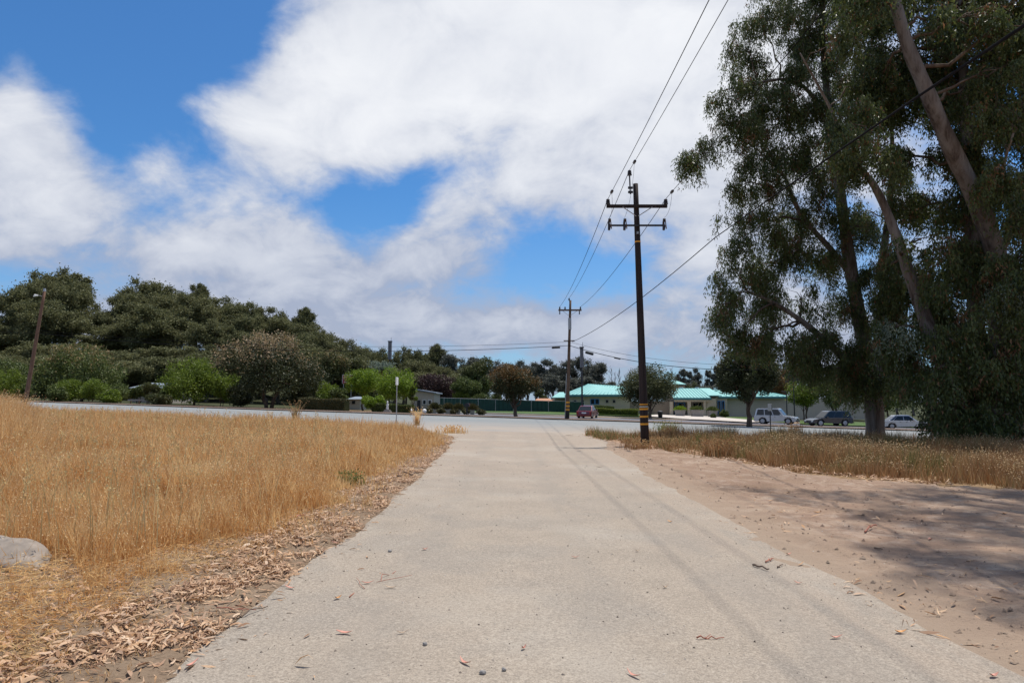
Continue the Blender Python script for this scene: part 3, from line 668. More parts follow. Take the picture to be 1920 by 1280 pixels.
shrub('low green bush at the pale roof on the left', 262, 722, 40, 90, 306, MT['mid'])
shrub('pale brownish bush beside the pale roof', 285, 716, 34, 89, 316, MT['olive'])
shrub('bright green bush between the pink-tipped tree and the red sign', 614, 712, 56, 96, 307, MT['green'])
shrub('low lime green bush under the two lime trees', 702, 741, 44, 80, 308, MT['citrus'])
shrub('dark green columnar bush at the corner of the pale house', 775, 722, 18, 83, 309, MT['green'])
shrub('yellow-green bush behind the green fence', 866, 727, 38, 126, 310, MT['yellow'])
shrub('olive bush behind the fence left of the orange roof', 898, 736, 40, 126, 311, MT['mid'])
shrub('light green bush above the orange roof', 1014, 728, 26, 135, 312, MT['olive'])
shrub('rounded bush above the school roof', 1297, 716, 24, 140, 313, MT['olive'])
shrub('small dark shrub at the plaza beside the blue doors', 1356, 768, 16, 108, 314, MT['mid'])
shrub('dark bush below the dense dark tree trunk', 1335, 775, 12, 100, 315, MT['mid'])
for k, (px, yt, wp, Y, m_, lb) in enumerate([(44, 716, 46, 97, 'mid', 'dark bush just left of the leaning reddish pole foot'), (108, 722, 40, 86, 'mid', 'low bush left of the paired bright green shrubs'), (206, 730, 44, 85, 'green', 'low yellow-green bush right of the paired shrubs'),
      (322, 716, 46, 94, 'mid', 'dark bush between the pale roof and the dome-shaped green tree'), (300, 738, 50, 84, 'olive', 'low dry bush before the pale roof'), (418, 700, 56, 90, 'green', 'green bush between the dome-shaped tree and the pink-tipped tree'),
      (455, 722, 60, 89, 'dark', 'dark bush under the left side of the pink-tipped tree'), (560, 718, 60, 89, 'dark', 'dark bush under the right side of the pink-tipped tree'), (640, 728, 40, 92, 'mid', 'green bush behind the long clipped hedge'),
      (590, 690, 60, 112, 'olive', 'olive bush above the bright green one right of the pink-tipped tree'), (690, 700, 60, 108, 'mid', 'bush behind the left lime green tree'), (930, 738, 40, 124, 'mid', 'dark bush over the fence left of the rust-topped tree')]):
    shrub(lb, px, yt, wp, Y, 360 + k, MT[m_], ls=.26)
for k, (px, yt, wp) in enumerate([(804, 765, 20), (828, 765, 20), (852, 766, 20), (875, 767, 18), (902, 767, 22)]):
    shrub(['low clipped bush nearest the pale house', 'low bush between two white planters', 'low bush left of the mailbox', 'low bush at the foot of the mailbox', 'widest low bush at the right end of the planter row'][k], px, yt, wp, 80, 330 + k, MT['hedge'], 8, 1500, .14)
def hedge(label, a, b, h, dpt, mat, seed, nleaf=6000, ls=.14):
    rng = np.random.default_rng(seed); a = Vector(a); b = Vector(b); L = (b - a).length; u = (b - a).normalized(); v = Vector((-u.y, u.x, 0))
    root = thing('hedge', label, 'hedge', a); s = rng.random(nleaf) * L; face = rng.random(nleaf); q = (rng.random(nleaf) - .5) * dpt; z = rng.random(nleaf) * h
    top = face < .4; z = np.where(top, h * (.93 + .09 * rng.random(nleaf)) + .06 * np.sin(s * 1.3), z); q = np.where(top, q, np.sign(q) * dpt / 2 * (.85 + .2 * rng.random(nleaf)))
    p = np.stack([u.x * s + v.x * q, u.y * s + v.y * q, z + u.z * s], 1); D = unit(rng.normal(size=p.shape)); Vv, F = diamonds(p, D, ls, ls * .6, rng)
    mb = MB(); 
    for t in np.arange(.3, L, 1.2): mb.tube([(u.x * t, u.y * t, u.z * t - .1), (u.x * t + .1, u.y * t, u.z * t + h * .7)], [.04, .02], 5)
    mb.build('stem', MT['bark'], root)['kind'] = 'stuff'
    obj('foliage', np_mesh('foliage', Vv, F, mat), root)['kind'] = 'stuff'
    # dense twiggy heart of the hedge
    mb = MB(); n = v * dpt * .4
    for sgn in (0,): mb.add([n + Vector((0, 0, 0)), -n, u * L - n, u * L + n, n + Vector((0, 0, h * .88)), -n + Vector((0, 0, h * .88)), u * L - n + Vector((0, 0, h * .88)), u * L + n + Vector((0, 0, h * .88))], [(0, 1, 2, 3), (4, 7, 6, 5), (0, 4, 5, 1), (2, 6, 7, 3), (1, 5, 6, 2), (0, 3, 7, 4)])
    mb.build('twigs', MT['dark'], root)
def hd(px, Y): return Vector(at(px, Y))
hedge('long brownish clipped hedge under the pink-tipped tree', hd(565, 83), hd(652, 80), 1.35, 1.0, MT['hedge'], 41, 9000)
hedge('low green hedge under the lime trees', hd(700, 79.5), hd(772, 79), .95, .8, MT['mid'], 42, 6000)
hedge('yellowish flowering hedge along the school lawn', hd(1112, 103), hd(1196, 101), 1.0, 1.0, MT['yellow'], 43, 7000)
hedge('dark hedge behind the yellowish one, against the school wall', hd(1112, 106), hd(1150, 106), 1.35, .8, MT['mid'], 44, 4000)
# palm with drooping grey fronds behind the lime trees
pr = thing('palm', 'grey-green palm with drooping dead fronds behind the lime trees', 'palm', at(716, 102)); rng = np.random.default_rng(77)
Hh = H_for(716, 690, 102); mb = MB(); limb(mb, (0, 0, -.2), (.1, 0, Hh), .3, .25, rng, 6, .01, 8); mb.build('trunk', MT['bark'], pr, smooth=True)
Vv = []; Ff = []; mi_ = []
for k in range(90):
    a = rng.random() * 6.28; up = rng.random(); dead = up < .4; L_ = 1.6 + rng.random(); el_ = -1.2 if dead else .1 + up * 1.1
    for s in range(26):
        t = s / 26; d = Vector((math.cos(a), math.sin(a), 0)); pz = Vector((0, 0, Hh)) + d * L_ * t * math.cos(el_ * (1 - t * .5)) + Vector((0, 0, math.sin(el_) * L_ * t - 1.3 * t * t))
        n_ = len(Vv); sd = Vector(rng.normal(size=3)).normalized() * .45
        Vv += [pz, pz + sd * .5 + Vector((.03, .03, 0)), pz + sd + Vector((0, 0, -.25)), pz + sd * .5 - Vector((.03, .03, .06))]; Ff.append((n_, n_ + 1, n_ + 2, n_ + 3)); mi_.append(1 if dead else 0)
obj('fronds', np_mesh('fronds', [tuple(v) for v in Vv], Ff, [MT['eu_grey'], MT['eu_brown']], False, mi_), pr)['kind'] = 'stuff'

# ------------------------------------------------------------------ school with teal metal roof
def quad_roof(mb, pts, th=.12):
    """one sloped roof plane as a thin slab"""
    n = len(pts); up = Vector((0, 0, th)); mb.add([Vector(p) for p in pts] + [Vector(p) + up for p in pts], [tuple(range(n))[::-1], tuple(range(n, 2 * n))] + [(i, (i + 1) % n, (i + 1) % n + n, i + n) for i in range(n)])
def seams(root, pts_low, pts_high, n, mat, name='seam'):
    a0, a1 = map(Vector, pts_low); b0, b1 = map(Vector, pts_high)
    for i in range(n + 1):
        t = i / n; p = a0.lerp(a1, t); q = b0.lerp(b1, t); mb = MB(); mb.tube([p + Vector((0, 0, .15)), q + Vector((0, 0, .15))], .045, 4)
        mb.build(name, mat, root, off=root.location)
YB = 118
sch = thing('school_building', 'long low beige school building with teal metal roofs beyond the lawn', 'building', at(1200, YB))
O = sch.location
def XX(px, Y): return ray(px, 700)[0] * Y
def ZZ(py, Y): return P(960, py, Y).z
def part(mb, name, mat, root=None, par=None, **k):
    root = root or sch; return mb.build(name, mat, root, off=root.location, **k)
def wall(root, px0, px1, pyt, pyb, Y, dep, mat, name='wall'):
    mb = MB(); mb.box(XX(px0, Y), XX(px1, Y), Y, Y + dep, ZZ(pyb, Y), ZZ(pyt, Y)); return part(mb, name, mat, root)
# left wing
x0, x1, xr0, xr1 = XX(1062, YB), XX(1182, YB), XX(1104, YB + 6), XX(1180, YB + 6)
ze = ZZ(740.5, YB); zr = ZZ(720.5, YB + 6)
wall(sch, 1066, 1180, 742, 781, YB + .8, 14, MT['bw2'])
mb = MB(); quad_roof(mb, [(x0, YB, ze), (x1 + 1, YB, ze), (xr1 + 1, YB + 7, zr - .5), (xr0 + 3.5, YB + 7, zr - .25), (xr0, YB + 7, zr)]); part(mb, 'roof', MT['teal'])
mb = MB(); quad_roof(mb, [(x0, YB, ze), (xr0, YB + 7, zr), (x0, YB + 16, ze)]); part(mb, 'roof', MT['teal'])
seams(sch, ((x0 + .3, YB, ze), (x1, YB, ze)), ((xr0, YB + 7, zr), (xr1, YB + 7, zr - .4)), 16, MT['teal2'])
mb = MB(); mb.box(x0 - .02, x1 + 1, YB - .06, YB + .1, ze - .28, ze - .02); part(mb, 'fascia', MT['fascia'])
for i in range(5):
    mb = MB(); mb.box(XX(1110 + i * 13, YB + 8), XX(1116 + i * 13, YB + 8), YB + 8, YB + 9.5, zr - .6, zr + .15 - .1 * i); part(mb, 'roof_vent', MT['stone'])
# low side wing
x2 = XX(1034, YB + 3)
wall(sch, 1040, 1066, 746, 781, YB + 4, 8, MT['bw2'])
mb = MB(); quad_roof(mb, [(x2, YB + 2.5, ZZ(746, YB + 3)), (XX(1062, YB), YB + 2.5, ZZ(746, YB + 3) + .0), (XX(1062, YB), YB + 6, ZZ(736, YB + 6)), (XX(1053, YB), YB + 6, ZZ(736, YB + 6))]); part(mb, 'roof', MT['teal'])
# windows of the left wing
def frame_window(px0, px1, pyt, pyb, Y, fm, n=1, name='window'):
    X0, X1 = XX(px0, Y), XX(px1, Y); zb, zt = ZZ(pyb, Y), ZZ(pyt, Y)
    fo = part(MB().box(X0, X1, Y - .10, Y + .1, zb, zt), name, fm); w_ = (X1 - X0) / n
    for i in range(n):
        o = MB().box(X0 + w_ * i + .1, X0 + w_ * (i + 1) - .1, Y - .13, Y - .08, zb + .1, zt - .1).build('pane', MT['glass'], fo, off=sch.location)
yw = YB + .78
frame_window(1106.5, 1123, 747.5, 758, yw, MT['blue'], 2)
frame_window(1134, 1141, 748.5, 756, yw, MT['bw'], 1); frame_window(1147, 1154, 748.5, 756, yw, MT['bw'], 1)
frame_window(1074, 1081, 749, 757, yw, MT['bw'], 1); frame_window(1088, 1095, 749, 757, yw, MT['bw'], 1)
mb = MB(); mb.box(XX(1066.5, YB), XX(1179.5, YB), YB + .72, YB + .86, ZZ(761, YB), ZZ(759.6, YB)); part(mb, 'wall_band', MT['bw'])
# entrance wing with portico
Y2 = 116; E0, E1 = XX(1262, Y2), XX(1345, Y2); ze2 = ZZ(746.5, Y2); zr2 = ZZ(729, Y2 + 7)
mb = MB(); quad_roof(mb, [(E0, Y2, ze2), (XX(1332, Y2), Y2, ze2), (XX(1332, Y2), Y2 + 7, zr2), (E0 + .5, Y2 + 7, zr2)]); part(mb, 'roof', MT['teal'])
mb = MB(); quad_roof(mb, [(XX(1331, Y2) + .05, Y2 + 1.2, ZZ(742, Y2)), (XX(1356, Y2), Y2 + 1.2, ZZ(742, Y2)), (XX(1352, Y2), Y2 + 7.05, zr2 + .03), (XX(1331, Y2) + .05, Y2 + 7.05, zr2 + .03)]); part(mb, 'roof', MT['teal'])
seams(sch, ((E0 + .2, Y2, ze2), (XX(1331, Y2), Y2, ze2)), ((E0 + .6, Y2 + 7, zr2), (XX(1331, Y2), Y2 + 7, zr2)), 11, MT['teal2'])
mb = MB(); mb.box(E0, XX(1333, Y2), Y2 - .06, Y2 + .12, ze2 - .26, ze2 - .01); part(mb, 'fascia', MT['fascia'])
mb = MB(); mb.box(E0 + .2, XX(1331, Y2), Y2 + .2, Y2 + .7, ZZ(753, Y2), ze2 - .2); part(mb, 'beam', MT['bw2'])
for px0, px1 in ((1256, 1261), (1289, 1295), (1319, 1323)):
    mb = MB(); mb.box(XX(px0, Y2), XX(px1, Y2), Y2 + .25, Y2 + .75, T(E0, Y2), ZZ(753, Y2)); part(mb, 'column', MT['bw2'])
wall(sch, 1262, 1340, 748, 781, Y2 + 4, 6, MT['bw3'])
wall(sch, 1323, 1341, 747, 781, Y2 + .6, 3, MT['bw2'])
frame_window(1297, 1318, 754, 768, Y2 + 3.9, MT['bw'], 2)
for px0 in (1263, 1344, 1351.5):
    yy = Y2 + (3.9 if px0 < 1300 else 2.0)
    frame_window(px0, px0 + 5.5, 751, 776, yy, MT['blue'], 1, 'door')
frame_window(1270, 1283, 755, 770, Y2 + 3.9, MT['blue'], 1)
wall(sch, 1340, 1362, 744, 781, Y2 + 2.1, 5, MT['bw2'])
# long right wing, partly behind the trees
wall(sch, 1362, 1640, 746, 786, Y2 + 3, 10, MT['bw'])
mb = MB(); Ra, Rb = XX(1452, Y2), XX(1489, Y2); quad_roof(mb, [(Ra - 9, Y2 + 2, ZZ(744, Y2)), (Rb, Y2 + 2, ZZ(744, Y2)), (Rb - 3.5, Y2 + 8, ZZ(732, Y2 + 8)), (Ra - 9, Y2 + 8, ZZ(732, Y2 + 8))]); part(mb, 'roof', MT['teal'])
seams(sch, ((Ra - 8.5, Y2 + 2, ZZ(744, Y2)), (Rb, Y2 + 2, ZZ(744, Y2))), ((Ra - 8.5, Y2 + 8, ZZ(732, Y2 + 8)), (Rb - 3.5, Y2 + 8, ZZ(732, Y2 + 8))), 12, MT['teal2'])
mb = MB(); mb.box(Ra - 9, Rb, Y2 + 1.9, Y2 + 2.05, ZZ(746.5, Y2), ZZ(744, Y2)); part(mb, 'fascia', MT['fascia'])
wall(sch, 1180, 1262, 752, 781, Y2 + 3, 7, MT['bw3'])
# small raised roof behind
Y3 = 132; mb = MB(); quad_roof(mb, [(XX(1252, Y3), Y3, ZZ(721, Y3)), (XX(1286, Y3), Y3, ZZ(721, Y3)), (XX(1278, Y3), Y3 + 4, ZZ(714.5, Y3 + 4)), (XX(1258, Y3), Y3 + 4, ZZ(714.5, Y3 + 4))]); part(mb, 'roof', MT['teal'])
wall(sch, 1254, 1284, 722, 760, Y3 + .5, 4, MT['bw3'])
for px in (1277, 1306, 1341):
    mb = MB(); mb.cyl((XX(px, Y2 + 7), Y2 + 7, ZZ(730, Y2 + 7)), .35, .4, 8); part(mb, 'roof_vent', MT['white'])

# ------------------------------------------------------------------ small houses
def house(label, px0, px1, pye, pyr, pyb, Y, dep, wm, rm, cat='building', gable=True):
    b = at((px0 + px1) / 2, Y); r = thing('house', label, cat, b); X0, X1 = XX(px0, Y), XX(px1, Y); e = ZZ(pye, Y); rd = ZZ(pyr, Y); zb = b[2] - .2
    if gable:
        xm = X0 + (X1 - X0) * .12
        part(MB().prism([(X0, zb), (X1 - .35, zb), (X1 - .35, e), (xm, rd), (X0, rd - .2)], Y, Y + dep), 'wall', wm, r)
        part(MB().prism([(X1, e - .05), (X1, e + .12), (xm, rd + .22), (xm, rd + .05)], Y - .4, Y + dep + .4), 'roof', rm, r)
        part(MB().prism([(xm, rd + .05), (xm, rd + .22), (X0 - .4, rd - .1), (X0 - .4, rd - .27)], Y - .4, Y + dep + .4), 'roof', rm, r)
    else:
        part(MB().box(X0, X1, Y, Y + dep, zb, e), 'wall', wm, r)
        part(MB().add([(X0 - .4, Y - .4, e), (X1 + .4, Y - .4, e), (X1 + .4, Y + dep + .4, e), (X0 - .4, Y + dep + .4, e), (X0 + .4, Y + dep / 2, rd), (X1 - .4, Y + dep / 2, rd)], [(0, 1, 5, 4), (2, 3, 4, 5), (0, 4, 3), (1, 2, 5), (3, 2, 1, 0)]), 'roof', rm, r)
    return r
h1 = house('pale gabled house with blue-grey roof left of the green fence', 776, 819, 737, 732, 768, 98, 8, MT['bw'], MT['grey_roof'])
for a, b in ((793, 800), (803, 810)):
    f = part(MB().box(XX(a, 98), XX(b, 98), 97.9, 98.05, ZZ(758, 98), ZZ(749, 98)), 'window', MT['white'], h1)
    MB().box(XX(a, 98) + .08, XX(b, 98) - .08, 97.86, 97.92, ZZ(758, 98) + .08, ZZ(749, 98) - .08).build('pane', MT['glass'], f, off=h1.location)
part(MB().box(XX(783, 98), XX(789, 98), 97.9, 98.05, T(-15, 98), ZZ(750, 98)), 'door', MT['dark_metal'], h1)
h2 = house('low building with an orange tiled roof behind the green fence', 1004, 1036, 754, 746.5, 769, 126, 6, MT['bw3'], MT['orange_roof'], gable=False)
part(MB().box(XX(1010, 126), XX(1018, 126), 125.9, 126.05, ZZ(764, 126), ZZ(757, 126)), 'window', MT['glass'], h2)
h3 = house('house with a grey-lilac roof among the bushes at left', 250, 316, 727, 716, 742, 100, 8, MT['bw'], MT['grey_roof'], gable=False)
part(MB().box(XX(264, 100), XX(276, 100), 99.9, 100.05, ZZ(737, 100), ZZ(730, 100)), 'window', MT['glass'], h3)
h4 = house('low brown-roofed shed peeping over the green fence', 893, 915, 752, 745, 770, 125, 5, MT['bw3'], MT['grey_roof'], gable=False)
part(MB().box(XX(898, 125), XX(904, 125), 124.9, 125.05, ZZ(762, 125), ZZ(755, 125)), 'window', MT['glass'], h4)
h5 = house('small pale shed under the left lime green tree', 655, 676, 748, 743, 763, 92, 4, MT['bw'], MT['grey_roof'], gable=False)
part(MB().box(XX(661, 92), XX(667, 92), 91.9, 92.05, ZZ(757, 92), ZZ(751, 92)), 'window', MT['glass'], h5)

# ------------------------------------------------------------------ green fence, planters, street furniture
fr = thing('screen_fence', 'long dark green screened fence behind the planters and lawn', 'fence', at(798, 106))
fpts = [(798, 106), (833, 109), (864, 112), (897, 114), (929, 116), (962, 117), (996, 117.5), (1028, 117), (1060, 116), (1095, 113)]
def fpos(i): a, Y = fpts[i]; return Vector(at(a, Y))
for i in range(len(fpts)):
    p = fpos(i); part(MB().cyl((p.x, p.y, p.z - .2), .05, 2.25, 8), 'post', MT['steel'], fr)
    if i < len(fpts) - 1:
        q = fpos(i + 1); u = (q - p).normalized(); v = Vector((-u.y, u.x, 0)) * .02; u = u * .06; h = Vector((0, 0, 1.95))
        A = p + u; B = q - u; n = 12; vs = []; fs = []
        for j in range(n + 1):
            c = A.lerp(B, j / n) + v * 4 * math.sin(j * 2.1 + i)
            vs += [c, c + h]
        for j in range(n): fs.append((2 * j, 2 * j + 2, 2 * j + 3, 2 * j + 1))
        vs2 = [x + v for x in vs]; k = len(vs); fs2 = [(a + k, d + k, c_ + k, b + k) for a, b, c_, d in fs]
        part(MB().add(vs + vs2, fs + fs2), 'screen_panel', MT['fence'], fr)
        part(MB().tube([A + h + Vector((0, 0, .02)), B + h + Vector((0, 0, .02))], .03, 6), 'rail', MT['steel'], fr)
def planter(label, px, pyt, wpx, Y, mat, group=None, plant=None, seed=1):
    b = at(px, Y); r = thing('planter', label, 'planter', b, 0, group); w_ = W_for(wpx, Y); h = P(px, pyt, Y).z - b[2]
    part(MB().add([(x * w_ * k, y * w_ * k * .8, z) for k, z in ((.40, 0), (.5, h * .92), (.53, h * .92), (.53, h), (.45, h), (.44, h * .85)) for x, y in ((-1, -1), (1, -1), (1, 1), (-1, 1))],
         [(4 * l + i, 4 * l + (i + 1) % 4, 4 * l + 4 + (i + 1) % 4, 4 * l + 4 + i) for l in range(5) for i in range(4)] + [(0, 3, 2, 1)]), 'pot', mat, None or r) if False else None
    mb = MB().add([(x * w_ * k, y * w_ * k * .8, z) for k, z in ((.40, 0), (.5, h * .86), (.54, h * .86), (.54, h), (.45, h), (.44, h * .8)) for x, y in ((-1, -1), (1, -1), (1, 1), (-1, 1))],
         [(4 * l + i, 4 * l + (i + 1) % 4, 4 * l + 4 + (i + 1) % 4, 4 * l + 4 + i) for l in range(5) for i in range(4)] + [(0, 3, 2, 1)])
    mb.build('pot', mat, r)
    MB().box(-w_ * .44, w_ * .44, -w_ * .35, w_ * .35, h * .70, h * .8).build('soil', MT['bark_bed'], r)
    if plant:
        rng = np.random.default_rng(seed); n = 700; a = rng.random(n) * 6.28; el_ = .3 + rng.random(n) * 1.2; D = np.stack([np.cos(a) * np.cos(el_), np.sin(a) * np.cos(el_), np.sin(el_)], 1)
        p = np.stack([(rng.random(n) - .5) * w_ * .7, (rng.random(n) - .5) * w_ * .5, np.full(n, h * .8)], 1) + D * rng.random(n)[:, None] * .5
        Vv, F = diamonds(p, D, .5, .12, rng); obj('plant', np_mesh('plant', Vv, F, plant), r)['kind'] = 'stuff'
    return r
planter('stone planter with bright spiky plant before the first portico column', 1273.5, 768, 17, 110, MT['stone'], plant=MT['citrus'], seed=2)
planter('widest stone planter box, in the middle of the plaza', 1305.5, 768, 23, 109, MT['stone'], plant=MT['mid'], seed=3)
planter('stone planter right of the middle one, before the beige wall', 1334, 769, 16, 109, MT['stone'], plant=MT['mid'], seed=4)
planter('cream planter nearest the pale house', 815.5, 766, 9, 81, MT['cream'], plant=MT['hedge'], seed=5)
planter('cream planter second from the pale house', 841, 766.5, 11, 81, MT['cream'], plant=MT['hedge'], seed=6)
planter('cream planter just left of the mailbox', 860, 767.5, 7, 81, MT['cream'], plant=MT['hedge'], seed=7)
planter('cream planter just right of the mailbox', 886, 768, 9, 81, MT['cream'], plant=MT['hedge'], seed=8)
# mailbox
b = at(876, 79); mbx = thing('mailbox', 'dark mailbox on a post among the cream planters', 'mailbox', b)
MB().box(-.08, .08, -.08, .08, -.2, 1.0).build('post', MT['dark_metal'], mbx)
MB().prism([(-.28, .95), (.28, .95), (.28, 1.2), (.2, 1.33), (0, 1.38), (-.2, 1.33), (-.28, 1.2)], -.3, .3).build('box', MT['dark_metal'], mbx)
MB().box(.3, .33, -.1, .1, 1.1, 1.35).build('flag', MT['sign_red'], mbx)
# white garden statue and two white globes
b = at(727.5, 78); st = thing('garden_statue', 'small white garden statue on a stepped base under the lime trees', 'statue', b)
MB().box(-.42, .42, -.42, .42, -.1, .2).build('base', MT['stone'], st); MB().box(-.3, .3, -.3, .3, .2, .36).build('base', MT['stone'], st)
MB().tube([(0, 0, .36), (0, 0, .5), (0, 0, .75), (.02, 0, .95), (0, 0, 1.06), (0, 0, 1.12), (0, 0, 1.24), (0, 0, 1.34)], [.13, .16, .11, .15, .06, .08, .1, .03], 10).build('figure', MT['white'], st, smooth=True)
for px, lb in ((770, 'white stone ball beside the pale house near the hedge end'), (796.5, 'white stone ball left of the first cream planter')):
    b = at(px, 79); q = thing('stone_ball', lb, 'ornament', b)
    MB().tube([(0, 0, .3 - .26 * math.cos(PI * i / 8)) for i in range(9)], [max(.02, .26 * math.sin(PI * i / 8)) for i in range(9)], 12).build('ball', MT['white'], q, smooth=True)
    MB().cyl((0, 0, -.1), .14, .18, 10).build('foot', MT['stone'], q)
# bin
b = at(1236.5, 92); q = thing('litter_bin', 'black litter bin at the corner of the plaza', 'bin', b)
MB().tube([(0, 0, .05), (0, 0, .85)], [.27, .33], 14).build('drum', MT['black'], q); MB().tube([(0, 0, .85), (0, 0, .9), (0, 0, 1.02)], [.36, .36, .12], 14).build('lid', MT['dark_metal'], q)
for a in range(3): MB().cyl((.2 * math.cos(a * 2.1), .2 * math.sin(a * 2.1), -.1), .03, .16, 6).build('foot', MT['dark_metal'], q)
# bench and rail at far left
b = at(263, 84); q = thing('road_barrier', 'low wooden rail barrier in front of the bushes at left', 'barrier', b)
for dx in (-1.0, 0, 1.0): MB().box(dx - .05, dx + .05, -.05, .05, -.2, .75).build('post', MT['pole2'], q)
MB().box(-1.35, 1.35, -.08, -.052, .5, .66).build('rail', MT['stone'], q)
# red sign among trees
b = at(651, 99); q = thing('red_sign', 'red and white board sign on posts, half hidden by the lime tree', 'sign', b)
zt = P(651, 703, 99).z - b[2]; zb = P(651, 719, 99).z - b[2]
for dx in (-.5, .6): MB().cyl((dx, 0, -.2), .05, zt + .1, 8).build('post', MT['steel'], q)
MB().box(-.62, .75, -.1, -.051, zb, zt).build('board', MT['sign_red'], q)
MB().box(-.66, .79, -.09, -.045, zt, zt + .06).build('frame', MT['white'], q); MB().box(-.68, -.62, -.09, -.045, zb, zt).build('frame', MT['white'], q)
for k_ in range(3): MB().box(-.45, .55, -.108, -.1, zb + .2 + k_ * .38, zb + .27 + k_ * .38).build('stripe', MT['white'], q)
# tall panel poles
def panel_pole(label, px, pt, pm, Y, pw):
    b = at(px, Y); q = thing('panel_pole', label, 'pole', b); zt = P(px, pt, Y).z - b[2]; zm = P(px, pm, Y).z - b[2]; w_ = W_for(pw, Y) / 2
    MB().tube([(0, 0, -.3), (0, 0, zm)], [.13, .10], 10).build('pole', MT['dark_metal'], q)
    for i in range(2):
        x0_ = -w_ + i * w_; MB().box(x0_ + .012, x0_ + w_ - .012, -w_, w_, zm, zt).build('panel', MT['slab_dark'], q, bevel=.02)
    MB().box(-w_ - .05, w_ + .05, -w_ - .05, w_ + .05, zt, zt + .12).build('cap', MT['dark_metal'], q)
    MB().tube([(w_ * .6, 0, zt + .1), (w_ * .6, 0, zt + .7)], .025, 6).build('rod', MT['dark_metal'], q)
panel_pole('dark rectangular panel mast above the lime green trees', 730.5, 640.5, 674, 112, 6.5)
panel_pole('tall dark panel mast behind the red car, right of the brown utility pole', 1091, 652, 689, 84, 6.5)
# lamp posts at the car park
def lamp(label, px, pt, Y, arm):
    b = at(px, Y); q = thing('lamp_post', label, 'lamp post', b); zt = P(px, pt, Y).z - b[2]
    MB().tube([(0, 0, -.2), (0, 0, zt)], [.10, .06], 8).build('pole', MT['dark_metal'], q)
    MB().tube([(0, 0, zt - .05), (arm * .5, 0, zt + .12), (arm, 0, zt + .12)], .035, 6).build('arm', MT['dark_metal'], q)
    MB().box(arm - .35, arm + .1, -.13, .13, zt + .0, zt + .14).build('lamp_head', MT['dark_metal'], q, bevel=.03)
lamp('dark street lamp post rising beside the bright green tree in the car park', 1487, 716, 94, -.7)
lamp('shorter thin pole with a small box just left of the street lamp', 1473, 735, 92, -.25)
# roadside sign posts seen edge on
def signpost(label, px, pt, Y, white):
    b = at(px, Y); q = thing('sign_post', label, 'sign post', b); zt = P(px, pt, Y).z - b[2]
    MB().box(-.025, .025, -.025, .025, -.2, zt - .35).build('post', MT['steel'] if white else MT['dark_metal'], q)
    MB().box(-.03, .03, -.32, .32, zt - .45, zt).build('sign_plate', MT['white'] if white else MT['steel'], q, bevel=.01)
    for k_ in (.1, .32): MB().cyl((.03, 0, zt - k_), .012, .03, 6).build('bolt', MT['dark_metal'], q)
signpost('grey post with white sign plate seen edge on, behind the dry field', 744.5, 707, 39.5, True)
signpost('thin dark post with small plate in the grass before the silver SUV', 1441.5, 757, 45, False)

# ------------------------------------------------------------------ utility poles and cables
def upole(label, base, top, r0, r1, mat, name='utility_pole'):
    root = thing(name, label, 'utility pole', base); base = Vector(base); top = Vector(top); d = top - base
    MB().tube([d * (i / 10) - (d * .02 if i == 0 else Vector()) for i in range(11)], [r0 + (r1 - r0) * i / 10 for i in range(11)], 18).build('pole', mat, root, smooth=True)
    return root, base, d
def onpole(b, d, z): t = (z - b.z) / d.z; return b + d * t
def band(root, b, d, z, h, r, mat):
    p = onpole(b, d, z) - b; q = onpole(b, d, z + h) - b; MB().tube([p, q], r, 18).build('band', mat, root)
def insulator(root, p, h=.22, r=.09, name='insulator', n=3):
    pts = []; rr = []
    for i in range(n): pts += [p + Vector((0, 0, h * (i + .05) / n)), p + Vector((0, 0, h * (i + .55) / n)), p + Vector((0, 0, h * (i + .95) / n))]; rr += [r * (1 - .1 * i), r * .95 * (1 - .1 * i), r * .55]
    o = MB().tube(pts, rr, 12).build(name, MT['ins'], root); MB().tube([p - Vector((0, 0, .12)), p + Vector((0, 0, .02))], .016, 6).build('pin', MT['steel'], o)
    return p + Vector((0, 0, h))
B1 = G(1209.5, 836); T1 = P(1191.5, 345, B1.y)
p1, b1, d1 = upole('tall dark wooden utility pole with amber bands near the driveway mouth', B1, T1, .175, .105, MT['pole'])
D1 = B1.y
def z1(py): return P(1200, py, D1).z
def rad1(z): return .175 + (.105 - .175) * (z - B1.z) / d1.z
for py, m in ((794.5, 'band'), (780.5, 'band'), (766.5, 'band'), (761.5, 'band2'), (757, 'band')):
    z = z1(py + 1.7); band(p1, b1, d1, z, .075 if py > 764 else .045, rad1(z) + .006, MT[m])
z = z1(455); band(p1, b1, d1, z, .06, rad1(z) + .006, MT['band'])
MB().box(-.05, .03, -rad1(z1(440)) - .03, -rad1(z1(440)) + .02, 0, .1).build('pole_tag', MT['steel'], p1, off=tuple(-(onpole(b1, d1, z1(440)) - b1)))
zc = z1(389); c1 = onpole(b1, d1, zc); xa = P(1136, 387, D1).x; xb = P(1249, 391, D1).x
ya = D1 - .20
MB().box(xa, xb, ya - .06, ya + .06, zc - .07, zc + .06).build('crossarm', MT['pole'], p1, off=B1, bevel=.01)
for sx in (-1, 1):
    MB().tube([(c1.x + sx * .62, ya - .07, zc - .06), (c1.x + sx * .04, D1 - .17, zc - .42)], .018, 6).build('brace', MT['steel'], p1, off=B1)
zl = z1(424.5); c2 = onpole(b1, d1, zl)
MB().box(P(1143, 0, D1).x * 0 + XX(1143, D1), XX(1247, D1), D1 - .19, D1 - .12, zl - .035, zl + .035).build('crossarm', MT['dark_metal'], p1, off=B1)
tips1 = []
for x_, y_ in ((xa + .06, ya), (xb - .06, ya)):
    t_ = insulator(p1, Vector((x_, y_, zc + .08)) - B1, .22, .10); tips1.append(t_ + B1)
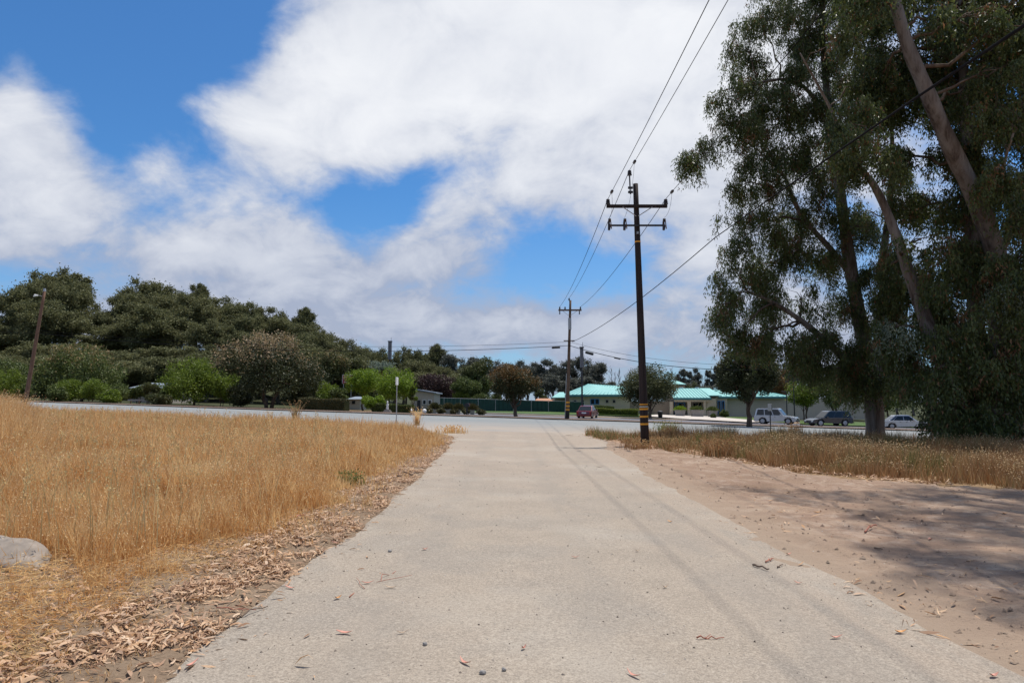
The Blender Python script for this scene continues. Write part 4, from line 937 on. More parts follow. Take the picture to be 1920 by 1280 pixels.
# ridge pin
tp = Vector(T1); rp = Vector((XX(1185.5, D1), D1 - .14, z1(350)))
MB().tube([(rp.x + .01, rp.y, z1(366)), (rp.x - .01, rp.y, z1(332))], .03, 8).build('ridge_pin', MT['dark_metal'], p1, off=B1)
MB().box(rp.x - .08, rp.x + .12, D1 - .16, D1 - .1, z1(356), z1(352)).build('bracket', MT['dark_metal'], p1, off=B1)
MB().box(rp.x - .08, rp.x + .12, D1 - .16, D1 - .1, z1(364), z1(360)).build('bracket', MT['dark_metal'], p1, off=B1)
t_ = insulator(p1, Vector((rp.x - .01, rp.y, z1(331))) - B1, .22, .10); tips1.insert(1, t_ + B1)
cuts = []
for px, py in ((1143.5, 423), (1172.5, 423), (1247, 423)):
    x_ = XX(px, D1); cz = z1(py); o = MB().tube([(x_, D1 - .26, cz - .26), (x_ + .02, D1 - .24, cz - .1), (x_, D1 - .24, cz + .04), (x_ + .03, D1 - .27, cz + .22)], [.05, .065, .045, .055], 10).build('cutout_fuse', MT['ins'], p1, off=B1)
    MB().tube([(x_ + .06, D1 - .3, cz + .22), (x_ + .1, D1 - .32, cz - .22)], .022, 6).build('fuse_tube', MT['pole2'], o, off=B1); cuts.append(Vector((x_ + .02, D1 - .26, cz + .25)))

def sagline(a, b, sag, n=24):
    a = Vector(a); b = Vector(b); return [a.lerp(b, i / n) - Vector((0, 0, 4 * sag * (i / n) * (1 - i / n))) for i in range(n + 1)]
def wire(label, pts, r, name='power_line', cat='cable', mat='wire', group=None, sides=6):
    o = MB().tube(pts, r, sides).build(name, MT[mat], None, off=pts[0], smooth=True); o.location = pts[0]; tag(o, label, cat, group); return o
# next pole behind the camera is out of sight: conductors run on towards it
ends = [Vector((4.05, -16, 10.2)), Vector((5.4, -16, 11.3)), Vector((6.75, -16, 10.2))]
names = ['upper left power line from the dark pole towards the top of the picture', 'middle power line from the top pin of the dark pole', 'right power line from the dark pole into the eucalyptus crown']
for i in range(3):
    pts = sagline(tips1[i], ends[i], .35, 40); wire(names[i], pts, .011)
    q = pts[1]; d_ = (pts[2] - pts[1]).normalized(); o = MB().tube([q - d_ * .2 + Vector((0, 0, .01)), q - d_ * .1, q + d_ * .12, q + d_ * .2], [.02, .06, .06, .02], 8).build('line_splice', MT['ins'], None, off=q); o.location = q
    tag(o, ['dark sleeve on the left power line above the crossarm', 'dark sleeve on the middle power line above the pole top', 'dark sleeve on the right power line beside the crossarm'][i], 'cable fitting')
    c_ = cuts[i]; mid_ = (c_ + q) / 2 + Vector((.12, 0, -.35)); J = [q.lerp(mid_, t / 6).lerp(mid_.lerp(c_, t / 6), t / 6) for t in range(7)]
    wire(['thin jumper from the left power line to the left fuse', 'thin jumper from the middle power line to the middle fuse', 'thin jumper from the right power line to the right fuse'][i], J, .006, 'jumper_wire')

B2 = G(1063.5, 786.5); D2 = B2.y; T2 = P(1069.5, 563, D2)
p2, b2, d2 = upole('weathered brown utility pole across the road beside the red car', B2, T2, .20, .11, MT['pole2'])
def zz2(py): return P(1065, py, D2).z
for py in (769, 762, 755): band(p2, b2, d2, zz2(py + .5), .16, .205, MT['band'])
band(p2, b2, d2, zz2(784), .8, .212, MT['black'])
z = zz2(581.5); MB().box(XX(1047.5, D2), XX(1091, D2), D2 - .27, D2 - .15, z - .1, z + .06).build('crossarm', MT['pole2'], p2, off=B2)
z_ = zz2(639); MB().box(XX(1057, D2), XX(1078, D2), D2 - .25, D2 - .15, z_ - .05, z_ + .05).build('crossarm', MT['pole2'], p2, off=B2)
tips2 = []
for px in (1050, 1060, 1089): tips2.append(insulator(p2, Vector((XX(px, D2), D2 - .21, z + .08)) - B2, .25, .09) + B2)
tt = insulator(p2, Vector((XX(1068, D2), D2 - .05, zz2(563))) - B2, .22, .1) + B2
for px in (1050, 1087): MB().tube([(XX(px, D2), D2 - .21, z - .1), (XX(px, D2), D2 - .21, z - .45)], [.05, .06], 8).build('insulator', MT['ins'], p2, off=B2)
for sx in (-1, 1): MB().tube([(XX(1069, D2) + sx * .75, D2 - .2, z - .08), (XX(1068.5, D2) + sx * .05, D2 - .16, z - .6)], .02, 6).build('brace', MT['steel'], p2, off=B2)
c_ = onpole(b2, d2, zz2(608)); MB().tube([(c_.x, c_.y, c_.z - .55), (c_.x, c_.y, c_.z + .65)], [.17, .17], 14).build('wrap', MT['steel'], p2, off=B2)
c_ = onpole(b2, d2, zz2(700)); MB().tube([(B2.x - .24, D2 - .05, B2.z - .1), (c_.x - .2, D2 - .05, c_.z)], .045, 8).build('conduit', MT['steel'], p2, off=B2)
wl = ['left power line between the two utility poles', 'middle power line between the two utility poles', 'right power line between the two utility poles']
for i, (a, b) in enumerate(((tips1[0], tips2[0]), (tips1[1], tt), (tips1[2], tips2[2]))): wire(wl[i], sagline(a, b, .5), .014)
# next span beyond pole 2 goes away to the left along the road
B3 = Vector(at(50, 70)); T3 = P(83.5, 546, 70)
B3.z -= .2
p3, b3, d3 = upole('leaning reddish utility pole at the far left edge', B3, T3, .21, .13, MT['pole3'])
c_ = T3; MB().tube([(c_.x, c_.y, c_.z - .02), (c_.x, c_.y, c_.z + .3)], [.14, .10], 12).build('cap', MT['steel'], p3, off=B3)
q_ = onpole(b3, d3, P(80, 556, 70).z); MB().tube([q_, q_ + Vector((-.5, 0, .12)), q_ + Vector((-.75, 0, .12))], .03, 6).build('arm', MT['steel'], p3, off=B3)
MB().tube([q_ + Vector((-1.05, 0, .02)), q_ + Vector((-.9, 0, .14)), q_ + Vector((-.55, 0, .12))], [.05, .12, .05], 8).build('lamp_head', MT['white'], p3, off=B3)
A3 = onpole(b3, d3, P(70, 624, 70).z); A2 = onpole(b2, d2, zz2(641)) + Vector((0, -.25, 0)); A2b = onpole(b2, d2, zz2(648)) + Vector((0, -.25, 0))
wire('thin cable running from the reddish pole to the brown utility pole', sagline(A3 + Vector((0, 0, .25)), A2, 1.0, 40), .016, 'telephone_cable')
wire('thick cable running from the reddish pole to the brown utility pole', sagline(A3, A2b, 1.15, 40), .028, 'telephone_cable')
wire('cable leaving the picture left of the reddish pole', sagline(A3, Vector((-75, 60, A3.z + .8)), .3, 12), .022, 'telephone_cable')
E = P(1490, 691, 52); E2 = P(1620, 700, 46)
wire('thick cable sloping right from the brown pole across the dark pole', sagline(A2b, E, .9, 40) + [E2], .03, 'telephone_cable')
wire('thin cable above the thick one, right of the brown pole', sagline(A2, E + Vector((0, 0, .25)), .75, 40) + [E2 + Vector((0, 0, .2))], .014, 'telephone_cable')
def pod(label, a, b, t, L, r):
    p = Vector(a).lerp(Vector(b), t) ; d_ = (Vector(b) - Vector(a)).normalized(); o = MB().tube([p - d_ * L / 2, p - d_ * L * .42, p + d_ * L * .42, p + d_ * L / 2], [.02, r, r, .02], 10).build('splice_case', MT['black'], None, off=p); o.location = p; tag(o, label, 'cable fitting')
s_ = sagline(A3, A2b, 1.15, 40); pod('black splice case left of the brown utility pole', s_[39] + Vector((0, 0, -.13)), s_[37] + Vector((0, 0, -.13)), .0, .9, .1)
s_ = sagline(A2b, E, .9, 40); pod('black splice case hanging under the thick cable right of the brown pole', s_[4] + Vector((0, 0, -.2)), s_[6] + Vector((0, 0, -.2)), .3, 1.1, .13)
pod('small clamp on the thick cable near the dark pole', s_[10] + Vector((0, 0, -.05)), s_[12] + Vector((0, 0, -.05)), .3, .8, .07)
# service cable passing overhead to the right
F0 = A2 + Vector((.3, 0, 0)); F1 = P(1340, 446, 33); F2 = P(1925, 45, 7.6); F3 = F2 + (F2 - P(1720, 182, 11)) * 1.6
Q = [F0.lerp(F1, i / 12) - Vector((0, 0, .5 * 4 * (i / 12) * (1 - i / 12))) for i in range(13)] + [P(1450, 368, 22), P(1570, 285, 15.5), P(1720, 182, 11), F2, F3]
wire('dark service cable rising from the brown pole across the eucalyptus to the top right', Q, .022, 'service_cable')

# ------------------------------------------------------------------ vehicles
def car(name, label, loc, rotz, L, Wd, H, paint, kind, far=False):
    """x forward, y left, z up"""
    r = thing(name, label, 'car', loc, rotz); h = Wd / 2; wr = .36 if kind != 'sedan' else .31; gc = .28 if kind != 'sedan' else .2
    fx, rx = L * .31, -L * .29; belt = H * (.56 if kind != 'sedan' else .60)
    def arch(cx, r_, n=9): return [(cx + r_ * math.cos(a), wr * .95 + r_ * math.sin(a)) for a in np.linspace(0, PI, n)]
    prof = [(-L / 2 + .06, gc + .08), (-L / 2, gc + .3), (-L / 2 + .03, belt - .12), (-L / 2 + .10, belt)]
    hood = belt - (.02 if kind != 'sedan' else .04)
    prof += [(L * .19, belt), (L * .36, hood - .06), (L * .455, hood - .14), (L / 2 - .02, hood - .32), (L / 2, gc + .22), (L / 2 - .1, gc + .02)]
    prof += [(fx + wr + .07, gc)] + [(x, max(z, gc)) for x, z in arch(fx, wr + .07)] + [(rx + wr + .07, gc)] + [(x, max(z, gc)) for x, z in arch(rx, wr + .07)] + [(-L / 2 + .15, gc)]
    def lay(y, sc_, dz=0): return [(x * sc_, y, z + dz) for x, z in prof]
    n = len(prof); V = []
    for y, s_ in ((-h + .0, .985), (-h + .07, 1), (h - .07, 1), (h, .985)): V += lay(y if abs(y) < h else y, s_)
    F = [tuple(range(n)), tuple(range(3 * n, 4 * n))[::-1]]
    for k_ in range(3): F += [(k_ * n + i, (k_ + 1) * n + i, (k_ + 1) * n + (i + 1) % n, k_ * n + (i + 1) % n) for i in range(n)]
    body = MB().add(V, F).build('body', paint, r, bevel=.03)
    # greenhouse
    if kind == 'suv': g = [(-L * .475, belt), (-L * .44, H - .08), (-L * .40, H - .02), (L * .06, H), (L * .09, H - .04), (L * .215, belt)]
    elif kind == 'van': g = [(-L * .47, belt), (-L * .43, H - .08), (-L * .36, H), (L * .02, H), (L * .08, H - .05), (L * .23, belt)]
    else: g = [(-L * .36, belt), (-L * .21, H - .04), (-L * .10, H), (L * .03, H), (L * .07, H - .03), (L * .22, belt)]
    ins = .16; m = len(g); Vg = []
    def yy(z): return h - .05 - ins * (z - belt) / (H - belt)
    for sgn in (-1, 1): Vg += [(x, sgn * yy(z), z - (.01 if z == belt else 0)) for x, z in g]
    MB().add(Vg, [tuple(range(m)), tuple(range(m, 2 * m))[::-1]] + [(i, i + m, (i + 1) % m + m, (i + 1) % m) for i in range(m)]).build('roof', paint, r, bevel=.025)
    zb, zt = belt + .03, H - .11
    def gx(z, front):
        p, q = (g[-1], g[-2]) if front else (g[0], g[1]); t = (z - p[1]) / (q[1] - p[1]); return p[0] + (q[0] - p[0]) * t
    a0, a1 = gx(zb, 0) + .12, gx(zb, 1) - .14; t0, t1 = gx(zt, 0) + .12, gx(zt, 1) - .10
    cuts_ = [0, .33, .66, 1] if kind != 'sedan' else [0, .12, .55, 1]
    for sgn in (-1, 1):
        for i in range(3):
            u0, u1 = cuts_[i] + .015, cuts_[i + 1] - .015
            pts = [(a0 + (a1 - a0) * u0, zb), (a0 + (a1 - a0) * u1, zb), (t0 + (t1 - t0) * u1, zt), (t0 + (t1 - t0) * u0, zt)]
            MB().add([(x, sgn * (yy(z) + o_), z) for o_ in (-.01, .012) for x, z in pts], [(0, 1, 2, 3), (4, 5, 6, 7), (0, 1, 5, 4), (1, 2, 6, 5), (2, 3, 7, 6), (3, 0, 4, 7)]).build('side_window', MT['glass'], r)
        MB().box(L * .13, L * .17, sgn * h - .02 if sgn > 0 else -h - .16, h + .16 if sgn > 0 else -h + .02, belt - .02, belt + .13).build('mirror', paint, r, bevel=.02)
        for d0 in (.0, .5): MB().box(-L * .12 + d0 * L * .25 - .07, -L * .12 + d0 * L * .25 + .07, sgn * (h + .005) - .012, sgn * (h + .005) + .012, belt - .16, belt - .12).build('door_handle', MT['dark_metal'], r)
        for cx in (fx, rx):
            y = sgn * (h - .12); tyre = MB().tube([(cx, y - .11, wr), (cx, y - .09, wr), (cx, y + .09, wr), (cx, y + .11, wr)], [wr * .9, wr, wr, wr * .9], 20).build('tyre', MT['black'], r, smooth=False)
            MB().tube([(cx, y + sgn * .09, wr), (cx, y + sgn * .118, wr), (cx, y + sgn * .125, wr)], [wr * .62, wr * .62, wr * .15], 14).build('rim', MT['rim'], tyre)
    for z0_, z1_, fr_, nm in ((zb, zt + .02, 1, 'windscreen'), (zb, zt, 0, 'rear_window')):
        xA, xB = gx(z0_, fr_), gx(z1_, fr_); s_ = .015 if fr_ else -.015; yA, yB = yy(z0_) - .08, yy(z1_) - .08
        MB().add([(xA, -yA, z0_), (xA, yA, z0_), (xB, yB, z1_), (xB, -yB, z1_), (xA + s_, -yA, z0_), (xA + s_, yA, z0_), (xB + s_, yB, z1_), (xB + s_, -yB, z1_)], [(0, 1, 2, 3), (4, 7, 6, 5), (0, 4, 5, 1), (1, 5, 6, 2), (2, 6, 7, 3), (3, 7, 4, 0)]).build(nm, MT['glass'], r)
    for sgn in (-1, 1):
        MB().box(L / 2 - .12, L / 2 - .005, sgn * h * .78 - .2, sgn * h * .78 + .14 if sgn > 0 else -h * .78 + .2, hood - .42, hood - .26).build('headlight', MT['lamp_w'], r, bevel=.02)
        MB().box(-L / 2 - .012, -L / 2 + .1, sgn * h * .82 - .1, sgn * h * .82 + .1, belt - .42, belt - .12).build('tail_light', MT['lamp_red'], r, bevel=.02)
    MB().box(L / 2 - .06, L / 2 + .03, -h * .92, h * .92, gc + .02, gc + .2).build('bumper', MT['dark_metal'] if kind == 'suv' else paint, r, bevel=.03)
    MB().box(-L / 2 - .04, -L / 2 + .06, -h * .92, h * .92, gc + .06, gc + .24).build('bumper', MT['dark_metal'] if kind != 'sedan' else paint, r, bevel=.03)
    MB().box(-L / 2 - .025, -L / 2 - .003, -.26, .26, belt - .32, belt - .18).build('number_plate', MT['white'], r)
    MB().box(L / 2 - .03, L / 2 + .008, -h * .5, h * .5, hood - .44, hood - .27).build('grille', MT['dark_metal'], r)
    if kind == 'suv':
        for sgn in (-1, 1): MB().tube([(-L * .36, sgn * (h - .28), H + .04), (L * .0, sgn * (h - .28), H + .05)], .02, 6).build('roof_rail', MT['dark_metal'], r)
    return r
def cat(px, Y, dz=.03): return at(px, Y, dz)
car('red_car', 'dark red hatchback seen from behind on the frontage road', cat(1101, 79), math.radians(72), 4.1, 1.75, 1.45, MT['red_car'], 'sedan')
car('silver_suv', 'silver SUV parked beside the dense dark tree', cat(1453, 75), math.radians(-33), 4.4, 1.78, 1.72, MT['silver'], 'suv')
car('dark_suv', 'charcoal SUV parked between the silver SUV and the big trunks', cat(1550, 72.5), math.radians(186), 4.5, 1.8, 1.6, MT['charcoal'], 'van')
car('silver_sedan', 'silver sedan half hidden behind the eucalyptus trunk', cat(1690, 69), math.radians(-14), 4.5, 1.78, 1.42, MT['silver'], 'sedan')
car('pale_sedan', 'pale sedan glimpsed between the trunks at the right edge', cat(1885, 70), math.radians(-8), 4.5, 1.78, 1.42, MT['silver'], 'sedan')

# ------------------------------------------------------------------ big eucalyptus trees at right
def weeping(rng, cents, rads, per, dens=1.0, ll=(.14, .24), lw=.032):
    """hanging sprays: each spray is a drooping twig carrying narrow leaves"""
    Ps = []; Ds = []; tw = []
    for c, r in zip(cents, rads):
        ns = max(4, int(dens * 26 * r * r))
        d = unit(rng.normal(size=(ns, 3))); s = c + d * (r * rng.random(ns) ** .45)[:, None] * np.array([1, 1, .75])
        out = unit(s - c + rng.normal(size=s.shape) * .2); out[:, 2] = np.abs(out[:, 2]) * .1
        ln = .6 + 1.1 * rng.random(ns)
        for k_ in range(ns):
            t = rng.random(per); q = s[k_] + out[k_] * (t * ln[k_] * .35)[:, None] + np.array([0, 0, -1]) * (t ** 1.3 * ln[k_])[:, None] + rng.normal(size=(per, 3)) * .085
            Ps.append(q); dd = np.tile([0, 0, -1.0], (per, 1)) + out[k_] * .15 + rng.normal(size=(per, 3)) * .42; Ds.append(dd)
            if rng.random() < .5: tw.append((s[k_], out[k_], ln[k_]))
    Pn = np.concatenate(Ps); D = unit(np.concatenate(Ds)); n = len(Pn)
    L_ = ll[0] + (ll[1] - ll[0]) * rng.random(n)
    V, F = leaflets(Pn, D, L_, lw * (.8 + .5 * rng.random(n)), rng); return V, F, tw
def big_euc(label, base, stems, lobes, seed, extra_mats=None, per=20, dens=1.0, bark='bark_pale', brown=.05, lw=.036, ll=(.16, .28)):
    """stems: [(list of points, r0, r1)]; lobes: (x,y,z,r) world"""
    rng = np.random.default_rng(seed); root = thing('eucalyptus_tree', label, 'tree', base); B_ = Vector(base)
    mb = MB(); nodes = []
    for pts, r0, r1 in stems:
        pts = [Vector(p) for p in pts]; P2 = []; m = len(pts)
        for i in range(m - 1):
            for s_ in range(4):
                t = s_ / 4; a = pts[max(i - 1, 0)]; b = pts[i]; c = pts[i + 1]; d = pts[min(i + 2, m - 1)]
                P2.append(.5 * ((2 * b) + (c - a) * t + (2 * a - 5 * b + 4 * c - d) * t * t + (3 * b - a - 3 * c + d) * t ** 3))
        P2.append(pts[-1]); k_ = len(P2)
        rr = [(r0 + (r1 - r0) * i / (k_ - 1)) * (1 + .05 * math.sin(i * 1.7)) for i in range(k_)]
        rr[0] *= 1.25 if r0 > .25 else 1
        mb.tube(P2, rr, 12 if r0 > .2 else 8); nodes += [(p, r) for p, r in zip(P2, rr)][2:]
    NP = np.array([n[0][:] for n in nodes]); NR = [n[1] for n in nodes]
    lobes = np.array(lobes)
    mb2 = MB()
    for lb in lobes:
        c = lb[:3]; d = np.linalg.norm(NP - c, axis=1) + 1.2 * np.maximum(0, NP[:, 2] - c[2]); j = int(np.argmin(d))
        r_ = min(NR[j] * .6, .035 + .02 * np.linalg.norm(NP[j] - c)); ps = limb(mb2, NP[j], c, r_, r_ * .35, rng, 6, .09, 6, .05)
        for k_ in range(4):
            e = c + unit(rng.normal(size=(1, 3)))[0] * lb[3] * .8; limb(mb2, ps[4], e, r_ * .4, .008, rng, 4, .12, 4, .05)
    mb.build('trunk', MT[bark], root, off=B_, smooth=True); mb2.build('branches', MT['bark'], root, off=B_, smooth=True)['kind'] = 'stuff'
    # several clumps per lobe leave gaps between the sprays
    cs = []; rs = []
    for lb in lobes:
        k_ = max(3, int(5.6 * lb[3] ** 1.3)); q = unit(rng.normal(size=(k_, 3))) * (lb[3] * 1.22 * rng.random(k_) ** .42)[:, None] * np.array([1, 1, .8])
        cs += list(lb[:3] + q); rs += list(.32 + .40 * rng.random(k_) * min(1.4, lb[3] ** .5))
    V, F, tw = weeping(rng, np.array(cs), np.array(rs), per, dens, lw=lw, ll=ll)
    mi_ = (rng.random(len(F)) < brown).astype(int)
    cb_ = (np.sin(V[F[:, 0], 0] * 1.9 + 1) * np.sin(V[F[:, 0], 2] * 1.6 + V[F[:, 0], 1]) > .82) & (rng.random(len(F)) < .6); mi_[cb_] = 1
    V = V - np.array(B_[:]); o = obj('crown', np_mesh('crown', V, F, [MT['eu'], MT['eu_brown']], False, mi_), root); o['kind'] = 'stuff'
    mb = MB()
    for s_, o_, l_ in tw[::3]:
        a = Vector(s_); mb.tube([a, a + Vector(o_) * l_ * .25 + Vector((0, 0, -.3 * l_)), a + Vector(o_) * l_ * .35 + Vector((0, 0, -l_))], [.008, .006, .003], 3, False)
    mb.build('twigs', MT['bark'], root, off=B_)['kind'] = 'stuff'
    return len(F)
tot_leaf = 0
def PL(lst):   # (px,py,depth,radius px) -> world lobes
    out = []
    for px, py, Y, r in lst: p = P(px, py, Y); out.append((p.x, p.y, p.z, r / 1280 * Y))
    return out
# tree A, nearer the road
bA = G(1641, 824); YA = bA.y
sA = [([bA - Vector((0, 0, .4)), P(1640, 780, YA), P(1632, 700, YA), P(1612, 600, YA), P(1590, 470, YA - .5), P(1575, 360, YA), P(1560, 240, YA), P(1545, 120, YA), P(1540, -40, YA)], .58, .12),
      ([P(1636, 740, YA), P(1590, 680, YA - .5), P(1520, 615, YA - 1.5), P(1455, 570, YA - 2), P(1400, 545, YA - 2)], .30, .05),
      ([P(1634, 720, YA), P(1660, 620, YA + 1), P(1655, 500, YA + 1.5), P(1668, 380, YA + 2), P(1672, 240, YA + 2), P(1650, 60, YA + 2)], .40, .04),
      ([P(1600, 520, YA), P(1560, 470, YA), P(1500, 400, YA - 1), P(1470, 330, YA - 1), P(1430, 290, YA - 1.5)], .22, .04),
      ([P(1565, 280, YA), P(1530, 190, YA - 1), P(1480, 150, YA - 1), P(1400, 160, YA - 1.5), P(1350, 172, YA - 1.5)], .16, .03)]
LA = PL([(1612, 420, 40.5, 30), (1598, 520, 40.5, 32), (1640, 590, 40.5, 36), (1622, 660, 40.5, 34), (1650, 700, 40.5, 30), (1665, 480, 41, 34), (1672, 330, 41.5, 30), (1560, 380, 40.5, 34), (1545, 90, 40.5, 36), (1530, 330, 40, 30), (1480, 200, 40, 30),
        (1440, 30, 40, 42), (1400, 90, 40, 34), (1500, 60, 41, 55), (1570, 20, 42, 60), (1480, 130, 40, 46), (1385, 150, 39, 34), (1350, 185, 39, 22), (1430, 190, 40, 42), (1540, 190, 41, 45),
         (1355, 230, 39, 24), (1400, 245, 39, 36), (1460, 250, 40, 40), (1330, 262, 38.5, 14), (1284, 290, 38, 9), (1298, 300, 38, 6), (1400, 310, 39, 30), (1450, 330, 40, 44), (1520, 270, 41, 40), (1375, 345, 39, 20),
         (1385, 400, 39, 30), (1430, 415, 40, 42), (1500, 400, 41, 40), (1365, 460, 39, 28), (1410, 490, 40, 44), (1480, 480, 41, 46), (1345, 515, 39, 22), (1380, 550, 39, 38), (1440, 560, 40, 44), (1500, 560, 41, 44),
         (1350, 585, 38, 24), (1390, 610, 38, 28), (1455, 620, 39, 36), (1505, 640, 40, 36), (1425, 625, 38.5, 20), (1490, 660, 39, 26), (1535, 655, 40, 36), (1560, 630, 41, 36), (1575, 560, 42, 36), (1560, 480, 42, 34),
         (1570, 682, 41, 34), (1610, 712, 41, 32), (1600, 690, 42, 40), (1665, 690, 43, 40), (1540, 695, 40, 20), (1650, 650, 44, 44), (1580, 300, 42, 34), (1600, 130, 43, 50), (1620, 400, 44, 36), (1690, 680, 43, 42),
         (1480, -50, 41, 60), (1580, -70, 42, 70), (1540, -170, 42, 70), (1640, -160, 43, 80), (1640, 10, 43, 50), (1620, 220, 43, 36)])
tot_leaf += big_euc('eucalyptus nearer the road with a thick dark trunk before the silver sedan', bA, sA, LA, 1, per=26, dens=3.2, lw=.06)
# tree B, large cluster at right
bB = G(1835, 842); YBt = bB.y
sB = [([bB + Vector((.6, 0, -.4)), P(1868, 760, YBt), P(1876, 640, YBt), P(1872, 500, YBt - .5), P(1835, 385, YBt - 1), P(1780, 270, YBt - 1.5), P(1735, 165, YBt - 2), P(1700, 80, YBt - 2), P(1668, -40, YBt - 2), P(1650, -160, YBt - 2)], .60, .19),
      ([bB + Vector((-.9, .4, -.4)), P(1790, 740, YBt + .5), P(1750, 640, YBt + .5), P(1722, 560, YBt + 1), P(1700, 500, YBt + 1), P(1672, 420, YBt + 1), P(1640, 350, YBt + 1), P(1595, 290, YBt + 1), P(1555, 200, YBt + 1), P(1500, 100, YBt)], .46, .03),
      ([bB + Vector((.1, .5, -.4)), P(1830, 740, YBt + 1), P(1830, 600, YBt + 1.5), P(1822, 420, YBt + 2), P(1810, 200, YBt + 2), P(1800, 20, YBt + 2), P(1790, -150, YBt + 2)], .5, .15),
      ([bB + Vector((1.2, .3, -.4)), P(1905, 720, YBt + 1), P(1930, 560, YBt + 1), P(1950, 350, YBt + 1), P(1960, 120, YBt + 1), P(1960, -100, YBt + 1)], .55, .18),
      ([P(1870, 480, YBt - .5), P(1900, 420, YBt - 1), P(1880, 330, YBt - 2), P(1900, 250, YBt - 3)], .18, .04)]
bfill = []
rr_ = random.Random(3)
for y0 in range(-180, 800, 62):
    for x0 in range(1600, 2110, 64):
        px, py = x0 + rr_.uniform(-26, 26), y0 + rr_.uniform(-26, 26)
        if px < 1680 and 300 < py < 620: continue
        if abs(px - (1670 + (py + 40) * .36)) < 44 and py < 430: Yq = YBt + 2.5
        elif math.hypot(px - 1705, py - 235) < 34 or math.hypot(px - 1770, py - 120) < 16: continue
        elif abs(px - (1635 + (py - 400) * .40)) < 46 and 300 < py < 640: Yq = YBt + 3
        elif py > 735 and rr_.random() < .45: continue
        elif rr_.random() < .12: continue
        else: Yq = YBt + rr_.uniform(-2.5, 3.5)
        if py > 640 and px < 1720: continue
        bfill.append((px, py, Yq, rr_.uniform(30, 44)))
bfill += [(1770, 800, YBt - 1.5, 26), (1750, 770, YBt - 1, 26), (1785, 760, YBt - 1, 24), (1765, 830, YBt - 1.5, 16), (1730, 720, YBt, 34), (1700, 650, YBt + 1, 34), (1800, 720, YBt - 1, 34), (1925, 740, YBt, 30), (1660, 610, YBt + 2, 26)] + [(a, b, YBt - 3, 34) for a, b in ((1880, 520), (1860, 600), (1900, 650), (1840, 690), (1790, 640), (1915, 480), (1610, 250), (1960, 540), (1950, 640), (1910, 720), (1760, 690), (1900, 200), (1915, 60), (1880, 320), (1920, 400), (1870, 130), (1850, 30), (1800, 755), (1885, 790))]
for y0 in range(-120, 620, 84):
    for x0 in range(1690, 2060, 88):
        bfill.append((x0 + rr_.uniform(-30, 30), y0 + rr_.uniform(-30, 30), YBt + rr_.uniform(3.2, 5.2), 42))
tot_leaf += big_euc('huge eucalyptus cluster at the right edge with a pale trunk leaning left', bB, sB, PL(bfill), 2, per=26, dens=2.9, brown=.045, lw=.074)
# grey juvenile foliage low in the cluster
rng = np.random.default_rng(31); cc = P(1690, 610, YBt - 1); V, F, tw = weeping(rng, np.array([P(1680, 605, 31)[:], P(1700, 625, 31)[:], P(1665, 620, 31)[:], P(1880, 540, 30)[:], P(1905, 560, 30)[:]]), np.array([.7, .6, .5, .7, .5]), 22, 1.2, (.08, .13), .06)
o = obj('grey_leaf_spray', np_mesh('grey_leaf_spray', V - np.array(cc[:]), F, MT['eu_grey'])); o.location = cc; tag(o, 'spray of pale grey-green juvenile leaves low on the big eucalyptus cluster', 'foliage')
# tree C stands just outside the picture at right; its thin outer crown shades the dirt
rC = random.Random(8); LC = []
bC = Vector((17.5, 15.5, T(17.5, 15.5)))
for k_ in range(16): LC.append((7.7 + rC.random() * 2.4, 9.2 + rC.random() * 3, 15.2 + rC.random(), rC.uniform(.3, .55)))
for k_ in range(44):
    x_, y_ = 8.3 + rC.random() ** 1.2 * 6, 10 + rC.random() * 9
    if x_ < 9.6 and rC.random() < .5: continue
    LC.append((x_, y_, 15 + rC.uniform(-.4, 2), rC.uniform(.35, .8)))
for k_ in range(50):
    a = rC.random() * 6.28; d_ = rC.random() ** .5 * 6.4; LC.append((17.2 + d_ * math.cos(a), 15.0 + d_ * math.sin(a) * .8, 12.5 + rC.uniform(-1, 8), rC.uniform(.5, 1.1)))
for x_, y_, z_, r_ in ((9.3, 11.5, 15, .7), (10.2, 11.9, 15.4, .9), (11.2, 12.6, 14.8, .9), (10.4, 10.6, 15.2, .6), (11.6, 14.6, 15, .9), (12.4, 13.6, 15.6, 1.0), (8.6, 9.4, 14.8, .5), (9.9, 8.8, 15.2, .7), (11.1, 9.6, 15, .8), (12.6, 10.6, 14.8, 1.0), (13.4, 8.6, 15.3, .9)): LC.append((x_, y_, z_, r_))
tot_leaf += big_euc('eucalyptus just beyond the right edge whose crown shades the dirt', bC, [([bC - Vector((0, 0, .4)), bC + Vector((.2, 0, 5)), bC + Vector((-.6, -.3, 10)), bC + Vector((-.2, 0, 15)), bC + Vector((.3, 0, 20))], .5, .12),
     ([bC + Vector((-.6, -.3, 10)), bC + Vector((-3, -2, 13)), bC + Vector((-6, -3.4, 14.8))], .2, .04)], LC, 4, per=16, dens=1.2, lw=.065)
# slim stems standing behind tree B
for i, (px, Y, w_) in enumerate([(1893, 39, .13), (1905, 40, .10), (1800, 41, .12)]):
    b = Vector(at(px, Y)); rt = thing('young_tree', ['thin leaning stem right of the big trunk cluster', 'second thin stem close to the right edge', 'thin straight stem between the hanging bush and the big trunks'][i], 'tree', b)
    mb = MB(); limb(mb, (0, 0, -.2), (-1.2 + i * .5, .2, 7), w_, w_ * .5, np.random.default_rng(i), 8, .02, 8); mb.build('trunk', MT['bark'], rt, smooth=True)
    rg = np.random.default_rng(50 + i); V, F, tw = weeping(rg, np.array([(-1.2 + i * .5 + a, b_, 6 + c_) for a, b_, c_ in rg.normal(size=(5, 3)) * .8]), np.full(5, .6), 12, 1.0)
    obj('crown', np_mesh('crown', V, F, MT['eu']), rt)['kind'] = 'stuff'
